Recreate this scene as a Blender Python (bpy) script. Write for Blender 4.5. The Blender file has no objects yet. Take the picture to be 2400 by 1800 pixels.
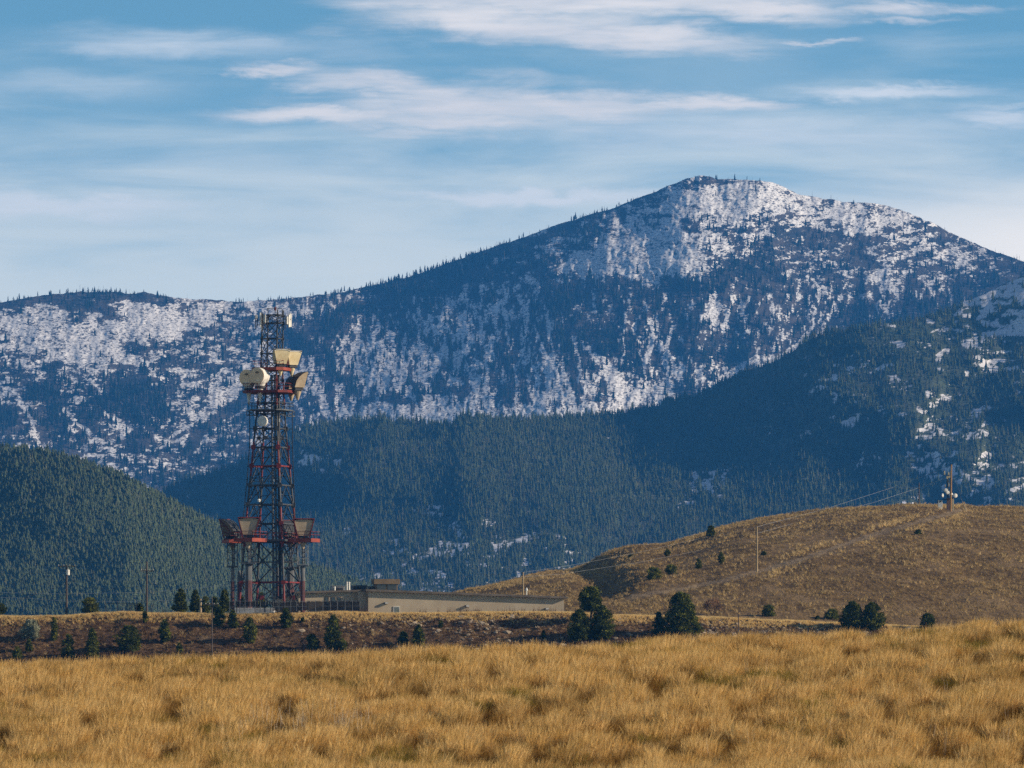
import bpy, math, random
import numpy as np
from math import sin, cos, tan, pi, radians, sqrt

random.seed(7)
RNG = np.random.default_rng(11)
SC = bpy.context.scene
COL = SC.collection

# ------------------------------------------------------------------ camera
F = 13716.0          # focal length in photo pixels (2400 wide)
HZ = 1600.0          # photo row of the horizon
cam_d = bpy.data.cameras.new("camera")
cam = bpy.data.objects.new("camera", cam_d)
COL.objects.link(cam)
cam.location = (0, 0, 0)
cam.rotation_euler = (pi / 2, 0, 0)
cam_d.sensor_width = 36.0
cam_d.lens = F / 2400 * 36.0
cam_d.shift_y = (HZ - 900.0) / 2400.0
cam_d.clip_start = 1.0
cam_d.clip_end = 60000.0
cam_d.dof.use_dof = True
cam_d.dof.focus_distance = 914.0
cam_d.dof.aperture_fstop = 9.0
SC.camera = cam

# ------------------------------------------------------------------ light
SUN_A = radians(96.0)     # clockwise from the view direction (+Y) to the right
SUN_E = radians(21.0)
world = bpy.data.worlds.new("World")
SC.world = world
world.use_nodes = True
SKY_STRENGTH = 0.10

sun_d = bpy.data.lights.new("sun", 'SUN')
sun_d.energy = 5.0
sun_d.angle = radians(0.53)
sun_d.color = (1.0, 0.85, 0.66)
sun = bpy.data.objects.new("sun", sun_d)
COL.objects.link(sun)
from mathutils import Vector, Matrix
_sd = Vector((sin(SUN_A) * cos(SUN_E), cos(SUN_A) * cos(SUN_E), sin(SUN_E)))
sun.rotation_euler = _sd.to_track_quat('Z', 'Y').to_euler()
sun.location = (60, 20, 60)

SC.view_settings.view_transform = 'Standard'
SC.view_settings.look = 'None'
SC.view_settings.exposure = 0.6
SC.view_settings.gamma = 1.0
SC.render.engine = 'CYCLES'
SC.cycles.max_bounces = 5
SC.cycles.diffuse_bounces = 2
SC.cycles.glossy_bounces = 2
SC.cycles.transmission_bounces = 2
SC.cycles.transparent_max_bounces = 8
SC.cycles.volume_bounces = 0
SC.cycles.caustics_reflective = False
SC.cycles.caustics_refractive = False
SC.cycles.use_denoising = False

# ------------------------------------------------------------------ node helper
class NT:
    def __init__(self, tree):
        self.t = tree
    def n(self, typ, ins=None, **props):
        nd = self.t.nodes.new(typ)
        for k, v in props.items():
            setattr(nd, k, v)
        for k, v in (ins or {}).items():
            s = nd.inputs[k]
            if hasattr(v, 'is_linked') and hasattr(v, 'node'):
                self.t.links.new(v, s)
            else:
                s.default_value = v
        return nd
    def link(self, a, b):
        self.t.links.new(a, b)
    def m(self, op, a, b=0.0, c=0.0, clamp=False):
        nd = self.n('ShaderNodeMath', {0: a, 1: b, 2: c}, operation=op)
        nd.use_clamp = clamp
        return nd.outputs[0]
    def mix(self, f, a, b, blend='MIX'):
        nd = self.n('ShaderNodeMixRGB', {'Fac': f, 'Color1': a, 'Color2': b}, blend_type=blend)
        return nd.outputs[0]
    def ss(self, x, lo, hi):
        return self.n('ShaderNodeMapRange', {0: x, 1: lo, 2: hi, 3: 0.0, 4: 1.0}, interpolation_type='SMOOTHSTEP').outputs[0]
    def noise(self, vec, scale, detail=4.0, rough=0.55, dist=0.0):
        return self.n('ShaderNodeTexNoise', {'Vector': vec, 'Scale': scale, 'Detail': detail, 'Roughness': rough, 'Distortion': dist}).outputs[0]
    def scaled(self, vec, s):
        return self.n('ShaderNodeMapping', {'Vector': vec, 'Scale': s}).outputs[0]

def rgb(r, g, b):
    return (r, g, b, 1.0)

def new_mat(name):
    m = bpy.data.materials.new(name)
    m.use_nodes = True
    m.node_tree.nodes.clear()
    return m, NT(m.node_tree)

def out_bsdf(nt, col, rough=0.9, spec=0.2, bump=None, metal=0.0, bstr=0.3, bdist=0.05):
    ins = {'Base Color': col, 'Roughness': rough, 'Specular IOR Level': spec, 'Metallic': metal}
    b = nt.n('ShaderNodeBsdfPrincipled', ins)
    if bump is not None:
        bp = nt.n('ShaderNodeBump', {'Height': bump, 'Strength': bstr, 'Distance': bdist})
        nt.link(bp.outputs[0], b.inputs['Normal'])
    o = nt.n('ShaderNodeOutputMaterial')
    nt.link(b.outputs[0], o.inputs['Surface'])
    return b

def surf_mat(name, c1, c2, scale=3.0, rough=0.75, spec=0.25, metal=0.0, vec='Object', stretch=(1, 1, 1), lo=0.35, hi=0.65):
    """weathered surface: two real colours mottled by noise"""
    m, nt = new_mat(name)
    tc = nt.n('ShaderNodeTexCoord').outputs[vec]
    v = nt.scaled(tc, stretch)
    f = nt.ss(nt.noise(v, scale, 5.0, 0.6), lo, hi)
    out_bsdf(nt, nt.mix(f, rgb(*c1), rgb(*c2)), rough, spec, metal=metal)
    return m

# ------------------------------------------------------------------ sky (world)
def build_world():
    wt = world.node_tree
    wt.nodes.clear()
    nt = NT(wt)
    d = nt.n('ShaderNodeTexCoord').outputs['Generated']
    s = nt.n('ShaderNodeSeparateXYZ', {0: d})
    X, Y, Z = s.outputs
    Yc = nt.m('MAXIMUM', Y, 0.05)
    U = nt.m('DIVIDE', nt.m('DIVIDE', X, Yc), 0.0875)      # -1 .. 1 over the view
    V = nt.m('DIVIDE', nt.m('DIVIDE', Z, Yc), 0.0875)      # 0 horizon, 1.333 top of the view
    U = nt.m('MINIMUM', nt.m('MAXIMUM', U, -12.0), 12.0)
    # sky colour: look the sky up higher than the view direction near the horizon, where the air is clear
    Zs = nt.m('ADD', nt.m('MULTIPLY', Z, 4.2), 0.03)
    dv = nt.n('ShaderNodeCombineXYZ', {0: X, 1: Y, 2: Zs}).outputs[0]
    dv = nt.n('ShaderNodeVectorMath', {0: dv}, operation='NORMALIZE').outputs[0]
    sky = nt.n('ShaderNodeTexSky', sky_type='NISHITA', sun_disc=False)
    nt.link(dv, sky.inputs[0])
    sky.sun_elevation = SUN_E
    sky.sun_rotation = SUN_A
    sky.altitude = 1700
    sky.air_density = 1.0
    sky.dust_density = 0.3
    sky.ozone_density = 2.5
    tint = nt.mix(nt.ss(Z, 0.13, 0.4), rgb(*SKY_TINT), rgb(1.1, 1.05, 1.0))
    base = nt.mix(1.0, sky.outputs[0], tint, 'MULTIPLY')
    uv = nt.n('ShaderNodeCombineXYZ', {0: U, 1: V, 2: 0.0}).outputs[0]
    # wind-blown raggedness
    w1 = nt.noise(nt.scaled(uv, (2.6, 9.0, 1)), 1.5, 6.0, 0.62, 0.4)
    w2 = nt.noise(nt.scaled(uv, (6.0, 22.0, 1)), 1.5, 5.0, 0.6, 0.2)
    V = nt.m('ADD', V, nt.m('ADD', nt.m('MULTIPLY', nt.m('SUBTRACT', w1, 0.5), 0.07), nt.m('MULTIPLY', nt.m('SUBTRACT', w2, 0.5), 0.03)))
    U = nt.m('ADD', U, nt.m('MULTIPLY', nt.m('SUBTRACT', w1, 0.5), 0.35))
    # wisp texture, strongly drawn out along the wind
    n1 = nt.noise(nt.scaled(uv, (1.0, 7.0, 1)), 1.7, 7.0, 0.55, 0.5)
    n2 = nt.noise(nt.scaled(uv, (2.2, 26.0, 1)), 1.6, 6.0, 0.6, 0.3)
    n3 = nt.noise(nt.scaled(uv, (0.7, 2.2, 1)), 1.1, 4.0, 0.5, 0.0)
    # lower pale veil
    veil = nt.ss(nt.m('ADD', V, nt.m('MULTIPLY', nt.m('SUBTRACT', n1, 0.5), 0.55)), 1.24, 0.80)
    veil = nt.m('ADD', nt.m('MULTIPLY', veil, 0.88), nt.m('MULTIPLY', nt.ss(n3, 0.42, 0.72), 0.25), clamp=True)
    right = nt.ss(nt.m('SUBTRACT', U, nt.m('MULTIPLY', nt.m('SUBTRACT', V, 0.85), 2.0)), -0.1, 1.3)
    low = nt.ss(V, 1.08, 0.85)
    warm = nt.m('MULTIPLY', right, low)
    c = nt.mix(veil, base, rgb(6.3, 6.75, 6.6))
    c = nt.mix(nt.m('MULTIPLY', warm, 0.8), c, rgb(10.6, 9.5, 8.3))
    # thin left-hand veils
    def blob(px, py, a, b, tilt=0.0, k=1.0):
        u0 = (px - 1200) / 1200.0
        v0 = (HZ - py) / 1200.0
        du = nt.m('SUBTRACT', U, u0)
        dvv = nt.m('SUBTRACT', nt.m('SUBTRACT', V, v0), nt.m('MULTIPLY', du, tilt))
        q = nt.m('ADD', nt.m('POWER', nt.m('ABSOLUTE', nt.m('DIVIDE', du, a / 1200.0)), 2.0),
                 nt.m('POWER', nt.m('ABSOLUTE', nt.m('DIVIDE', dvv, b / 1200.0)), 2.0))
        return nt.m('MULTIPLY', nt.m('POWER', 2.718, nt.m('MULTIPLY', q, -1.0)), k)
    def total(bl):
        t = bl[0]
        for x in bl[1:]:
            t = nt.m('MAXIMUM', t, x)
        return t
    thin = total([blob(420, 105, 460, 46, -0.02, 0.6), blob(150, 200, 400, 40, 0, 0.45), blob(100, 480, 330, 36, -0.05, 0.9),
                  blob(2080, 215, 260, 20, 0, 0.9), blob(2330, 280, 200, 30, 0, 0.8), blob(1250, 462, 330, 20, 0, 1.0),
                  blob(600, 380, 700, 60, 0, 0.3), blob(1750, 310, 700, 60, 0, 0.6), blob(820, 120, 250, 40, 0, .4), blob(2150, 100, 200, 40, 0, .35)])
    thin = nt.ss(nt.m('MULTIPLY', thin, nt.m('ADD', 0.45, nt.m('MULTIPLY', n2, 1.1))), 0.08, 1.05)
    c = nt.mix(nt.m('MULTIPLY', thin, 0.85), c, rgb(6.6, 6.8, 7.0))
    main = total([blob(640, 163, 130, 20), blob(900, 195, 220, 40, -0.05), blob(1120, 240, 360, 62), blob(1330, 240, 330, 44, -0.05),
                  blob(1600, 249, 260, 20, -0.03), blob(760, 268, 270, 24, 0.02), blob(1050, 285, 300, 32), blob(940, 318, 140, 20, 0, .8),
                  blob(1200, 55, 380, 52, -0.03), blob(1500, 92, 360, 40, -0.04), blob(1450, 8, 650, 40), blob(1750, 22, 350, 32, -.02), blob(1900, 100, 110, 10, 0, .8),
                  blob(2080, 22, 180, 22, 0, .9), blob(2250, 24, 130, 14, 0, .7), blob(2120, 48, 140, 12, 0, .8), blob(1000, 10, 260, 30, 0, .8)])
    dens = nt.m('ADD', main, nt.m('ADD', nt.m('MULTIPLY', nt.m('SUBTRACT', n2, 0.5), 1.0), nt.m('MULTIPLY', nt.m('SUBTRACT', n1, 0.5), 0.9)))
    dens = nt.ss(dens, 0.06, 1.28)
    dens = nt.m('MULTIPLY', dens, nt.ss(main, 0.05, 0.3))
    body = nt.mix(nt.ss(n1, 0.3, 0.7), rgb(6.7, 6.3, 6.25), rgb(7.7, 7.15, 6.8))
    c = nt.mix(nt.m('MULTIPLY', dens, 0.90), c, body)
    bg = nt.n('ShaderNodeBackground', {'Color': c, 'Strength': SKY_STRENGTH})
    o = nt.n('ShaderNodeOutputWorld')
    nt.link(bg.outputs[0], o.inputs[0])

SKY_TINT = (1.62, 2.06, 1.56)
HAZE_COL = (0.05, 0.29, 0.78)
HAZE_D = 5.8e-5
build_world()
world.cycles.sampling_method = 'MANUAL'
world.cycles.sample_map_resolution = 512

# ------------------------------------------------------------------ object helpers
def tag(o, label=None, cat=None, group=None, kind=None):
    if label: o['label'] = label
    if cat: o['category'] = cat
    if group: o['group'] = group
    if kind: o['kind'] = kind
    return o

def empty(name, loc, rz=0.0):
    o = bpy.data.objects.new(name, None)
    COL.objects.link(o)
    o.location = loc
    o.rotation_euler = (0, 0, rz)
    o.empty_display_size = 0.5
    return o

class MB:
    """collects shapes into one mesh"""
    def __init__(self):
        self.v, self.f = [], []
    def add(self, vs, fs):
        b = len(self.v)
        self.v += [tuple(p) for p in vs]
        self.f += [tuple(i + b for i in q) for q in fs]
        return self
    def box(self, x0, x1, y0, y1, z0, z1):
        vs = [(x0, y0, z0), (x1, y0, z0), (x1, y1, z0), (x0, y1, z0), (x0, y0, z1), (x1, y0, z1), (x1, y1, z1), (x0, y1, z1)]
        return self.add(vs, [(3, 2, 1, 0), (4, 5, 6, 7), (0, 1, 5, 4), (1, 2, 6, 5), (2, 3, 7, 6), (3, 0, 4, 7)])
    def tube(self, p, q, r0, r1=None, n=6, caps=True):
        r1 = r0 if r1 is None else r1
        p, q = Vector(p), Vector(q)
        d = (q - p)
        if d.length < 1e-6: return self
        d.normalize()
        a = Vector((0, 0, 1)) if abs(d.z) < 0.9 else Vector((1, 0, 0))
        u = d.cross(a).normalized(); w = d.cross(u)
        vs = []
        for (c, r) in ((p, r0), (q, r1)):
            for i in range(n):
                t = 2 * pi * (i + 0.5) / n
                vs.append(c + (u * cos(t) + w * sin(t)) * r)
        fs = [(i, (i + 1) % n, n + (i + 1) % n, n + i) for i in range(n)]
        if caps: fs += [tuple(range(n - 1, -1, -1)), tuple(range(n, 2 * n))]
        return self.add(vs, fs)
    def bar(self, p, q, w):
        return self.tube(p, q, w * 0.707, n=4)
    def poly(self, pts, n=6, r=0.05):
        for a, b in zip(pts[:-1], pts[1:]): self.tube(a, b, r, n=n)
        return self
    def lathe(self, prof, c=(0, 0, 0), axis=(0, 0, 1), n=20):
        """prof: (radius, along)"""
        ax = Vector(axis).normalized()
        a = Vector((0, 0, 1)) if abs(ax.z) < 0.9 else Vector((1, 0, 0))
        u = ax.cross(a).normalized(); w = ax.cross(u)
        c = Vector(c); vs = []; fs = []
        for (r, h) in prof:
            for i in range(n):
                t = 2 * pi * i / n
                vs.append(c + ax * h + (u * cos(t) + w * sin(t)) * r)
        for k in range(len(prof) - 1):
            for i in range(n):
                j = (i + 1) % n
                fs.append((k * n + i, k * n + j, (k + 1) * n + j, (k + 1) * n + i))
        fs.append(tuple(range(n - 1, -1, -1)))
        fs.append(tuple((len(prof) - 1) * n + i for i in range(n)))
        return self.add(vs, fs)
    def mesh(self, name, mat):
        me = bpy.data.meshes.new(name)
        me.from_pydata(self.v, [], self.f)
        if mat: me.materials.append(mat)
        return me
    def build(self, name, mat, parent=None, loc=(0, 0, 0), rz=0.0, smooth=False, bevel=0.0):
        me = self.mesh(name, mat)
        o = bpy.data.objects.new(name, me)
        COL.objects.link(o)
        o.location = loc
        o.rotation_euler = (0, 0, rz)
        if parent: o.parent = parent
        if smooth:
            me.polygons.foreach_set('use_smooth', [True] * len(me.polygons))
        if bevel:
            md = o.modifiers.new('bevel', 'BEVEL'); md.width = bevel; md.segments = 2
        return o

def P(px, py, y):
    """point of the place at distance y whose direction is that photo pixel"""
    return Vector(((px - 1200) / F * y, y, (HZ - py) / F * y))

def PX(px, y): return (px - 1200) / F * y
def PZ(py, y): return (HZ - py) / F * y

# ------------------------------------------------------------------ numpy noise
def _hash(ix, iy, seed):
    h = (ix.astype(np.int64) * 374761393 + iy.astype(np.int64) * 668265263 + seed * 974634777) & 0xFFFFFFFF
    h = ((h ^ (h >> 13)) * 1274126177) & 0xFFFFFFFF
    h = ((h ^ (h >> 16)) * 2246822519) & 0xFFFFFFFF
    return ((h ^ (h >> 15)) & 0xFFFFFF) / float(0xFFFFFF)
def vnoise(x, y, seed=0):
    x = np.asarray(x, float); y = np.asarray(y, float)
    ix, iy = np.floor(x), np.floor(y)
    fx, fy = x - ix, y - iy
    fx = fx * fx * fx * (fx * (fx * 6 - 15) + 10); fy = fy * fy * fy * (fy * (fy * 6 - 15) + 10)
    a = _hash(ix, iy, seed); b = _hash(ix + 1, iy, seed); c = _hash(ix, iy + 1, seed); d = _hash(ix + 1, iy + 1, seed)
    return (a + (b - a) * fx) * (1 - fy) + (c + (d - c) * fx) * fy
def fbm(x, y, seed=0, oct=4, gain=0.5):
    t = 0.0; s = 0.0; a = 1.0
    for k in range(oct):
        t = t + a * vnoise(x * 2 ** k + 17.3 * k, y * 2 ** k + 9.1 * k, seed + k)
        s += a; a *= gain
    return t / s
def rank01(a):
    """flatten the histogram to 0..1"""
    s = a.ravel(); o = np.empty(s.size); o[np.argsort(s, kind='stable')] = np.linspace(0, 1, s.size)
    return o.reshape(a.shape)
def sstep(x, lo, hi):
    t = np.clip((x - lo) / (hi - lo), 0, 1)
    return t * t * (3 - 2 * t)
def prof(pts):
    xs = np.array([p[0] for p in pts], float); ys = np.array([p[1] for p in pts], float)
    return lambda x: np.interp(x, xs, ys)

def grid_mesh(name, V3, attrs, mat, smooth=True):
    """V3: (rows, cols, 3)"""
    R, C = V3.shape[:2]
    me = bpy.data.meshes.new(name)
    nv = R * C
    me.vertices.add(nv)
    me.vertices.foreach_set('co', V3.reshape(-1).astype(np.float32))
    idx = np.arange(nv).reshape(R, C)
    q = np.stack([idx[:-1, :-1], idx[:-1, 1:], idx[1:, 1:], idx[1:, :-1]], -1).reshape(-1, 4)
    nf = len(q)
    me.loops.add(nf * 4); me.polygons.add(nf)
    me.loops.foreach_set('vertex_index', q.reshape(-1).astype(np.int32))
    me.polygons.foreach_set('loop_start', np.arange(0, nf * 4, 4, dtype=np.int32))
    if smooth: me.polygons.foreach_set('use_smooth', np.ones(nf, dtype=bool))
    me.update(calc_edges=True)
    for k, a in attrs.items():
        at = me.attributes.new(k, 'FLOAT', 'POINT')
        at.data.foreach_set('value', a.reshape(-1).astype(np.float32))
    me.materials.append(mat)
    o = bpy.data.objects.new(name, me)
    COL.objects.link(o)
    return o

# scatter: one object that carries instances of a few small source meshes
def scatter(name, pts, sc, rz, vid, sources, label, cat, tint=None, tilt=None):
    n = len(pts)
    me = bpy.data.meshes.new(name)
    me.vertices.add(n)
    me.vertices.foreach_set('co', np.asarray(pts, np.float32).reshape(-1))
    for k, a, t in (('sc', sc, 'FLOAT'), ('rz', rz, 'FLOAT'), ('vid', vid, 'INT'), ('tint', tint if tint is not None else np.zeros(n), 'FLOAT'),
                    ('tl', tilt if tilt is not None else np.zeros(n), 'FLOAT')):
        at = me.attributes.new(k, t, 'POINT')
        at.data.foreach_set('value', np.asarray(a, np.int32 if t == 'INT' else np.float32))
    o = bpy.data.objects.new(name, me)
    COL.objects.link(o)
    src = bpy.data.collections.new(name + '_source')
    for i, s in enumerate(sources):
        so = bpy.data.objects.new('%s_source_%02d' % (name, i), s)
        src.objects.link(so)
    ng = bpy.data.node_groups.new(name + '_nodes', 'GeometryNodeTree')
    ng.interface.new_socket('Geometry', in_out='INPUT', socket_type='NodeSocketGeometry')
    ng.interface.new_socket('Geometry', in_out='OUTPUT', socket_type='NodeSocketGeometry')
    nt = NT(ng)
    gi = nt.n('NodeGroupInput'); go = nt.n('NodeGroupOutput')
    ci = nt.n('GeometryNodeCollectionInfo')
    ci.inputs['Collection'].default_value = src
    ci.inputs['Separate Children'].default_value = True
    ci.inputs['Reset Children'].default_value = True
    def at(k, t='FLOAT'):
        nd = nt.n('GeometryNodeInputNamedAttribute'); nd.data_type = t
        nd.inputs['Name'].default_value = k
        return nd.outputs['Attribute']
    rot = nt.n('ShaderNodeCombineXYZ', {0: 0.0, 1: at('tl'), 2: at('rz')})
    ip = nt.n('GeometryNodeInstanceOnPoints')
    ip.inputs['Pick Instance'].default_value = True
    nt.link(gi.outputs[0], ip.inputs['Points'])
    nt.link(ci.outputs[0], ip.inputs['Instance'])
    nt.link(at('vid', 'INT'), ip.inputs['Instance Index'])
    nt.link(rot.outputs[0], ip.inputs['Rotation'])
    nt.link(at('sc'), ip.inputs['Scale'])
    nt.link(ip.outputs[0], go.inputs[0])
    md = o.modifiers.new('scatter', 'NODES')
    md.node_group = ng
    tag(o, label, cat, kind='stuff')
    return o

# ------------------------------------------------------------------ terrain materials
def attr(nt, name, typ='GEOMETRY'):
    return nt.n('ShaderNodeAttribute', attribute_name=name, attribute_type=typ).outputs['Fac']

def mat_mountain():
    m, nt = new_mat('snowy_mountain')
    g = nt.n('ShaderNodeNewGeometry').outputs['Position']
    snow = attr(nt, 'snow')
    n1 = nt.noise(nt.scaled(g, (0.24, 0.035, 0.42)), 1.0, 5.0, 0.75)
    n2 = nt.noise(nt.scaled(g, (0.03, 0.01, 0.05)), 1.0, 4.0, 0.6)
    f = nt.m('ADD', snow, nt.m('MULTIPLY', nt.m('SUBTRACT', n1, 0.5), 2.5))
    f = nt.ss(f, 0.36, 0.72)
    rock = nt.mix(nt.ss(n2, 0.4, 0.6), rgb(0.022, 0.023, 0.024), rgb(0.062, 0.052, 0.045))
    col = nt.mix(f, rock, rgb(0.66, 0.64, 0.63))
    out_bsdf(nt, col, 0.85, 0.1)
    return m

def mat_forest_floor(name):
    m, nt = new_mat(name)
    g = nt.n('ShaderNodeNewGeometry').outputs['Position']
    snow = attr(nt, 'snow')
    n1 = nt.noise(nt.scaled(g, (0.16, 0.03, 0.3)), 1.0, 5.0, 0.65)
    n2 = nt.noise(nt.scaled(g, (0.02, 0.006, 0.03)), 1.0, 4.0, 0.6)
    n1 = nt.noise(nt.scaled(g, (0.30, 0.05, 0.5)), 1.0, 5.0, 0.75)
    f = nt.m('ADD', nt.m('MULTIPLY', snow, 0.74), nt.m('MULTIPLY', nt.m('SUBTRACT', n1, 0.5), 2.0))
    f = nt.ss(f, 0.34, 0.68)
    duff = nt.mix(nt.ss(n2, 0.4, 0.6), rgb(0.055, 0.070, 0.034), rgb(0.075, 0.084, 0.045))
    col = nt.mix(f, duff, rgb(0.62, 0.60, 0.60))
    out_bsdf(nt, col, 0.9, 0.1)
    return m

def mat_needles(name, c1, c2, c3, trans=0.0):
    m, nt = new_mat(name)
    r = nt.n('ShaderNodeObjectInfo').outputs['Random']
    col = nt.mix(nt.ss(r, 0.0, 0.6), rgb(*c1), rgb(*c2))
    col = nt.mix(nt.ss(r, 0.75, 1.0), col, rgb(*c3))
    d = nt.n('ShaderNodeBsdfDiffuse', {'Color': col})
    if trans:
        tr = nt.n('ShaderNodeBsdfTranslucent', {'Color': col})
        d = nt.n('ShaderNodeMixShader', {0: trans, 1: d.outputs[0], 2: tr.outputs[0]})
    o = nt.n('ShaderNodeOutputMaterial')
    nt.link(d.outputs[0], o.inputs['Surface'])
    return m

# ------------------------------------------------------------------ far conifers (instanced by thousands)
def far_conifer(name, mat, tmat, h=1.0, w=0.16, seed=0, tiers=5, n=7):
    rr = random.Random(seed)
    mb = MB()
    mb.tube((0, 0, -0.05), (0, 0, 0.25), 0.018, 0.014, n=4, caps=False)
    nb = len(mb.f)
    for t in range(tiers):
        a = t / tiers
        z0 = 0.08 + 0.86 * a - 0.03
        z1 = min(1.0, z0 + 1.75 * 0.9 / tiers)
        r0 = w * (1 - a) ** 0.8 * rr.uniform(0.85, 1.15) + 0.012
        ph = rr.uniform(0, 6)
        vs = []
        for i in range(n):
            tt = 2 * pi * i / n + ph
            k = rr.uniform(0.6, 1.2)
            vs.append((cos(tt) * r0 * k, sin(tt) * r0 * k, z0 + rr.uniform(-0.03, 0.02)))
        vs.append((rr.uniform(-.01, .01), rr.uniform(-.01, .01), z1))
        mb.add(vs, [(i, (i + 1) % n, n) for i in range(n)])
    me = mb.mesh(name, mat)
    return me

def far_snag(name, mat, seed=0):
    rr = random.Random(seed)
    mb = MB()
    mb.tube((0, 0, -0.05), (rr.uniform(-.03, .03), rr.uniform(-.03, .03), 1.0), 0.022, 0.006, n=4, caps=False)
    for i in range(9):
        z = rr.uniform(0.3, 0.95); a = rr.uniform(0, 2 * pi); l = 0.13 * (1.1 - z)
        mb.tube((0, 0, z), (cos(a) * l, sin(a) * l, z + rr.uniform(-0.03, 0.05)), 0.008, 0.003, n=3, caps=False)
    return mb.mesh(name, mat)

# ------------------------------------------------------------------ snow maps (what lies on the mountain: 50 photo pixel cells)
NX0 = 48
def rows_to_grid(rows, y0):
    ks = sorted(rows)
    g = np.zeros((len(ks), NX0))
    for i, k in enumerate(ks):
        s = rows[k]
        for j in range(NX0):
            g[i, j] = int(s[j]) if s[j] != '.' else 0
    return g / 9.0
M_ROWS = {
 400: '000000000000' '000000000000' '0000000' '34565' '650000000000',
 450: '000000000000' '000000000000' '0000245678' '87' '766666450000',
 500: '000000000000' '000000000001' '122356554554' '345666630000',
 550: '000000000000' '000000000111' '354477777553' '222222445320',
 600: '000000000000' '000000112123' '236888876422' '233326444442',
 650: '111111222232' '333342111344' '431213431122' '343345443222',
 700: '566435776765' '666332543546' '521423323443' '435413311111',
 750: '677776778534' '433154435553' '233223333433' '324211111111',
 800: '566777434444' '521364454552' '441311342212' '421111111111',
 850: '443544445555' '666438756463' '353464243424' '311111111111',
 900: '611430015575' '654545334364' '464545662131' '211111111111',
 950: '151312014642' '534566888875' '578776432222' '111111111111',
 1000: '252345355423' '523444555555' '555555443333' '111111111111',
 1050: '233444444433' '332222222222' '222222222222' '111111111111',
 1100: '222223423431' '222222222222' '222222222222' '111111111111',
 1150: '222222332221' '222222222222' '222222222222' '111111111111',
}
S_ROWS = {
 600: '0' * 44 + '0056',
 650: '0' * 44 + '2567',
 700: '0' * 42 + '013666',
 750: '0' * 38 + '0001234678',
 800: '0' * 36 + '001112332235',
 850: '0' * 36 + '111122312122',
 900: '0' * 36 + '002101233221',
 950: '0' * 36 + '001221243311',
 1000: '0' * 36 + '110000' + '254221',
 1050: '0' * 14 + '33' + '0' * 20 + '200020' + '344222',
 1100: '0' * 32 + '3300' + '000000' + '112322',
 1150: '0' * 18 + '012' + '0' * 11 + '2100' + '000011' + '222322',
 1200: '0' * 14 + '0120' + '003322' + '21000000' + '0100' + '000012' + '222222',
 1250: '0' * 16 + '002033' + '23' + '3210' + '0' * 8 + '000000' + '022222',
 1300: '0' * 17 + '12333' + '33' + '22100000' + '0' * 10 + '000000',
 1350: '0' * 17 + '12222' + '22' + '21000000' + '0' * 10 + '000000',
}
for _d in (M_ROWS, S_ROWS):
    for _k in _d:
        assert len(_d[_k]) == NX0, (_k, len(_d[_k]))

def sample_map(rows, px, py):
    ks = np.array(sorted(rows), float)
    g = rows_to_grid(rows, ks[0])
    fx = np.clip((px - 25) / 50.0, 0, NX0 - 1.001)
    fy = np.clip((py - 25 - ks[0]) / 50.0, 0, len(ks) - 1.001)
    ix = np.floor(fx).astype(int); iy = np.floor(fy).astype(int)
    tx = fx - ix; ty = fy - iy
    tx = tx * tx * (3 - 2 * tx); ty = ty * ty * (3 - 2 * ty)
    return (g[iy, ix] * (1 - tx) + g[iy, ix + 1] * tx) * (1 - ty) + (g[iy + 1, ix] * (1 - tx) + g[iy + 1, ix + 1] * tx) * ty

CHUTES = [  # snow gullies and couloirs: width, points in photo pixels
    (5, [(1282, 735), (1285, 780), (1295, 820), (1297, 850), (1310, 890), (1320, 930), (1325, 965)]),
    (7, [(1343, 790), (1350, 815), (1357, 850), (1360, 865)]),
    (4, [(1465, 735), (1462, 775), (1462, 815), (1457, 850)]),
    (8, [(1522, 750), (1530, 775), (1525, 815), (1512, 845), (1508, 870)]),
    (6, [(1577, 765), (1565, 800), (1562, 830), (1565, 865)]),
    (5, [(1723, 695), (1708, 735), (1698, 770), (1692, 800), (1683, 825)]),
    (11, [(1672, 690), (1668, 720), (1660, 745)]),
    (4, [(1757, 695), (1740, 730), (1728, 750)]),
    (6, [(1908, 760), (1890, 785), (1870, 808), (1840, 830), (1800, 850), (1770, 868)]),
    (9, [(1775, 840), (1730, 865), (1690, 890), (1650, 915)]),
    (13, [(1395, 835), (1420, 850), (1440, 870), (1452, 900), (1450, 925)]),
    (10, [(1270, 820), (1280, 850), (1286, 880), (1287, 920), (1280, 950)]),
    (9, [(1322, 875), (1330, 900), (1335, 940)]),
    (7, [(1375, 880), (1385, 910), (1382, 930)]),
    (9, [(1600, 860), (1590, 885)]), (7, [(1655, 855), (1635, 870)]),
    (9, [(1048, 700), (1040, 740), (1030, 780)]), (7, [(1085, 790), (1075, 830), (1065, 870), (1070, 900)]),
    (8, [(1125, 745), (1130, 790)]), (9, [(1000, 880), (1015, 860), (1030, 840)]),
    (9, [(915, 780), (895, 800), (870, 815)]),
    (8, [(45, 940), (75, 985), (80, 1020), (90, 1035)]), (7, [(140, 945), (155, 965), (180, 990), (210, 1015)]),
    (8, [(250, 970), (275, 985), (300, 1010)]), (6, [(600, 900), (560, 930), (500, 965), (440, 1000), (390, 1030)]),
    (5, [(580, 960), (520, 985), (450, 1015), (400, 1040), (350, 1060)]),
]
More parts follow.
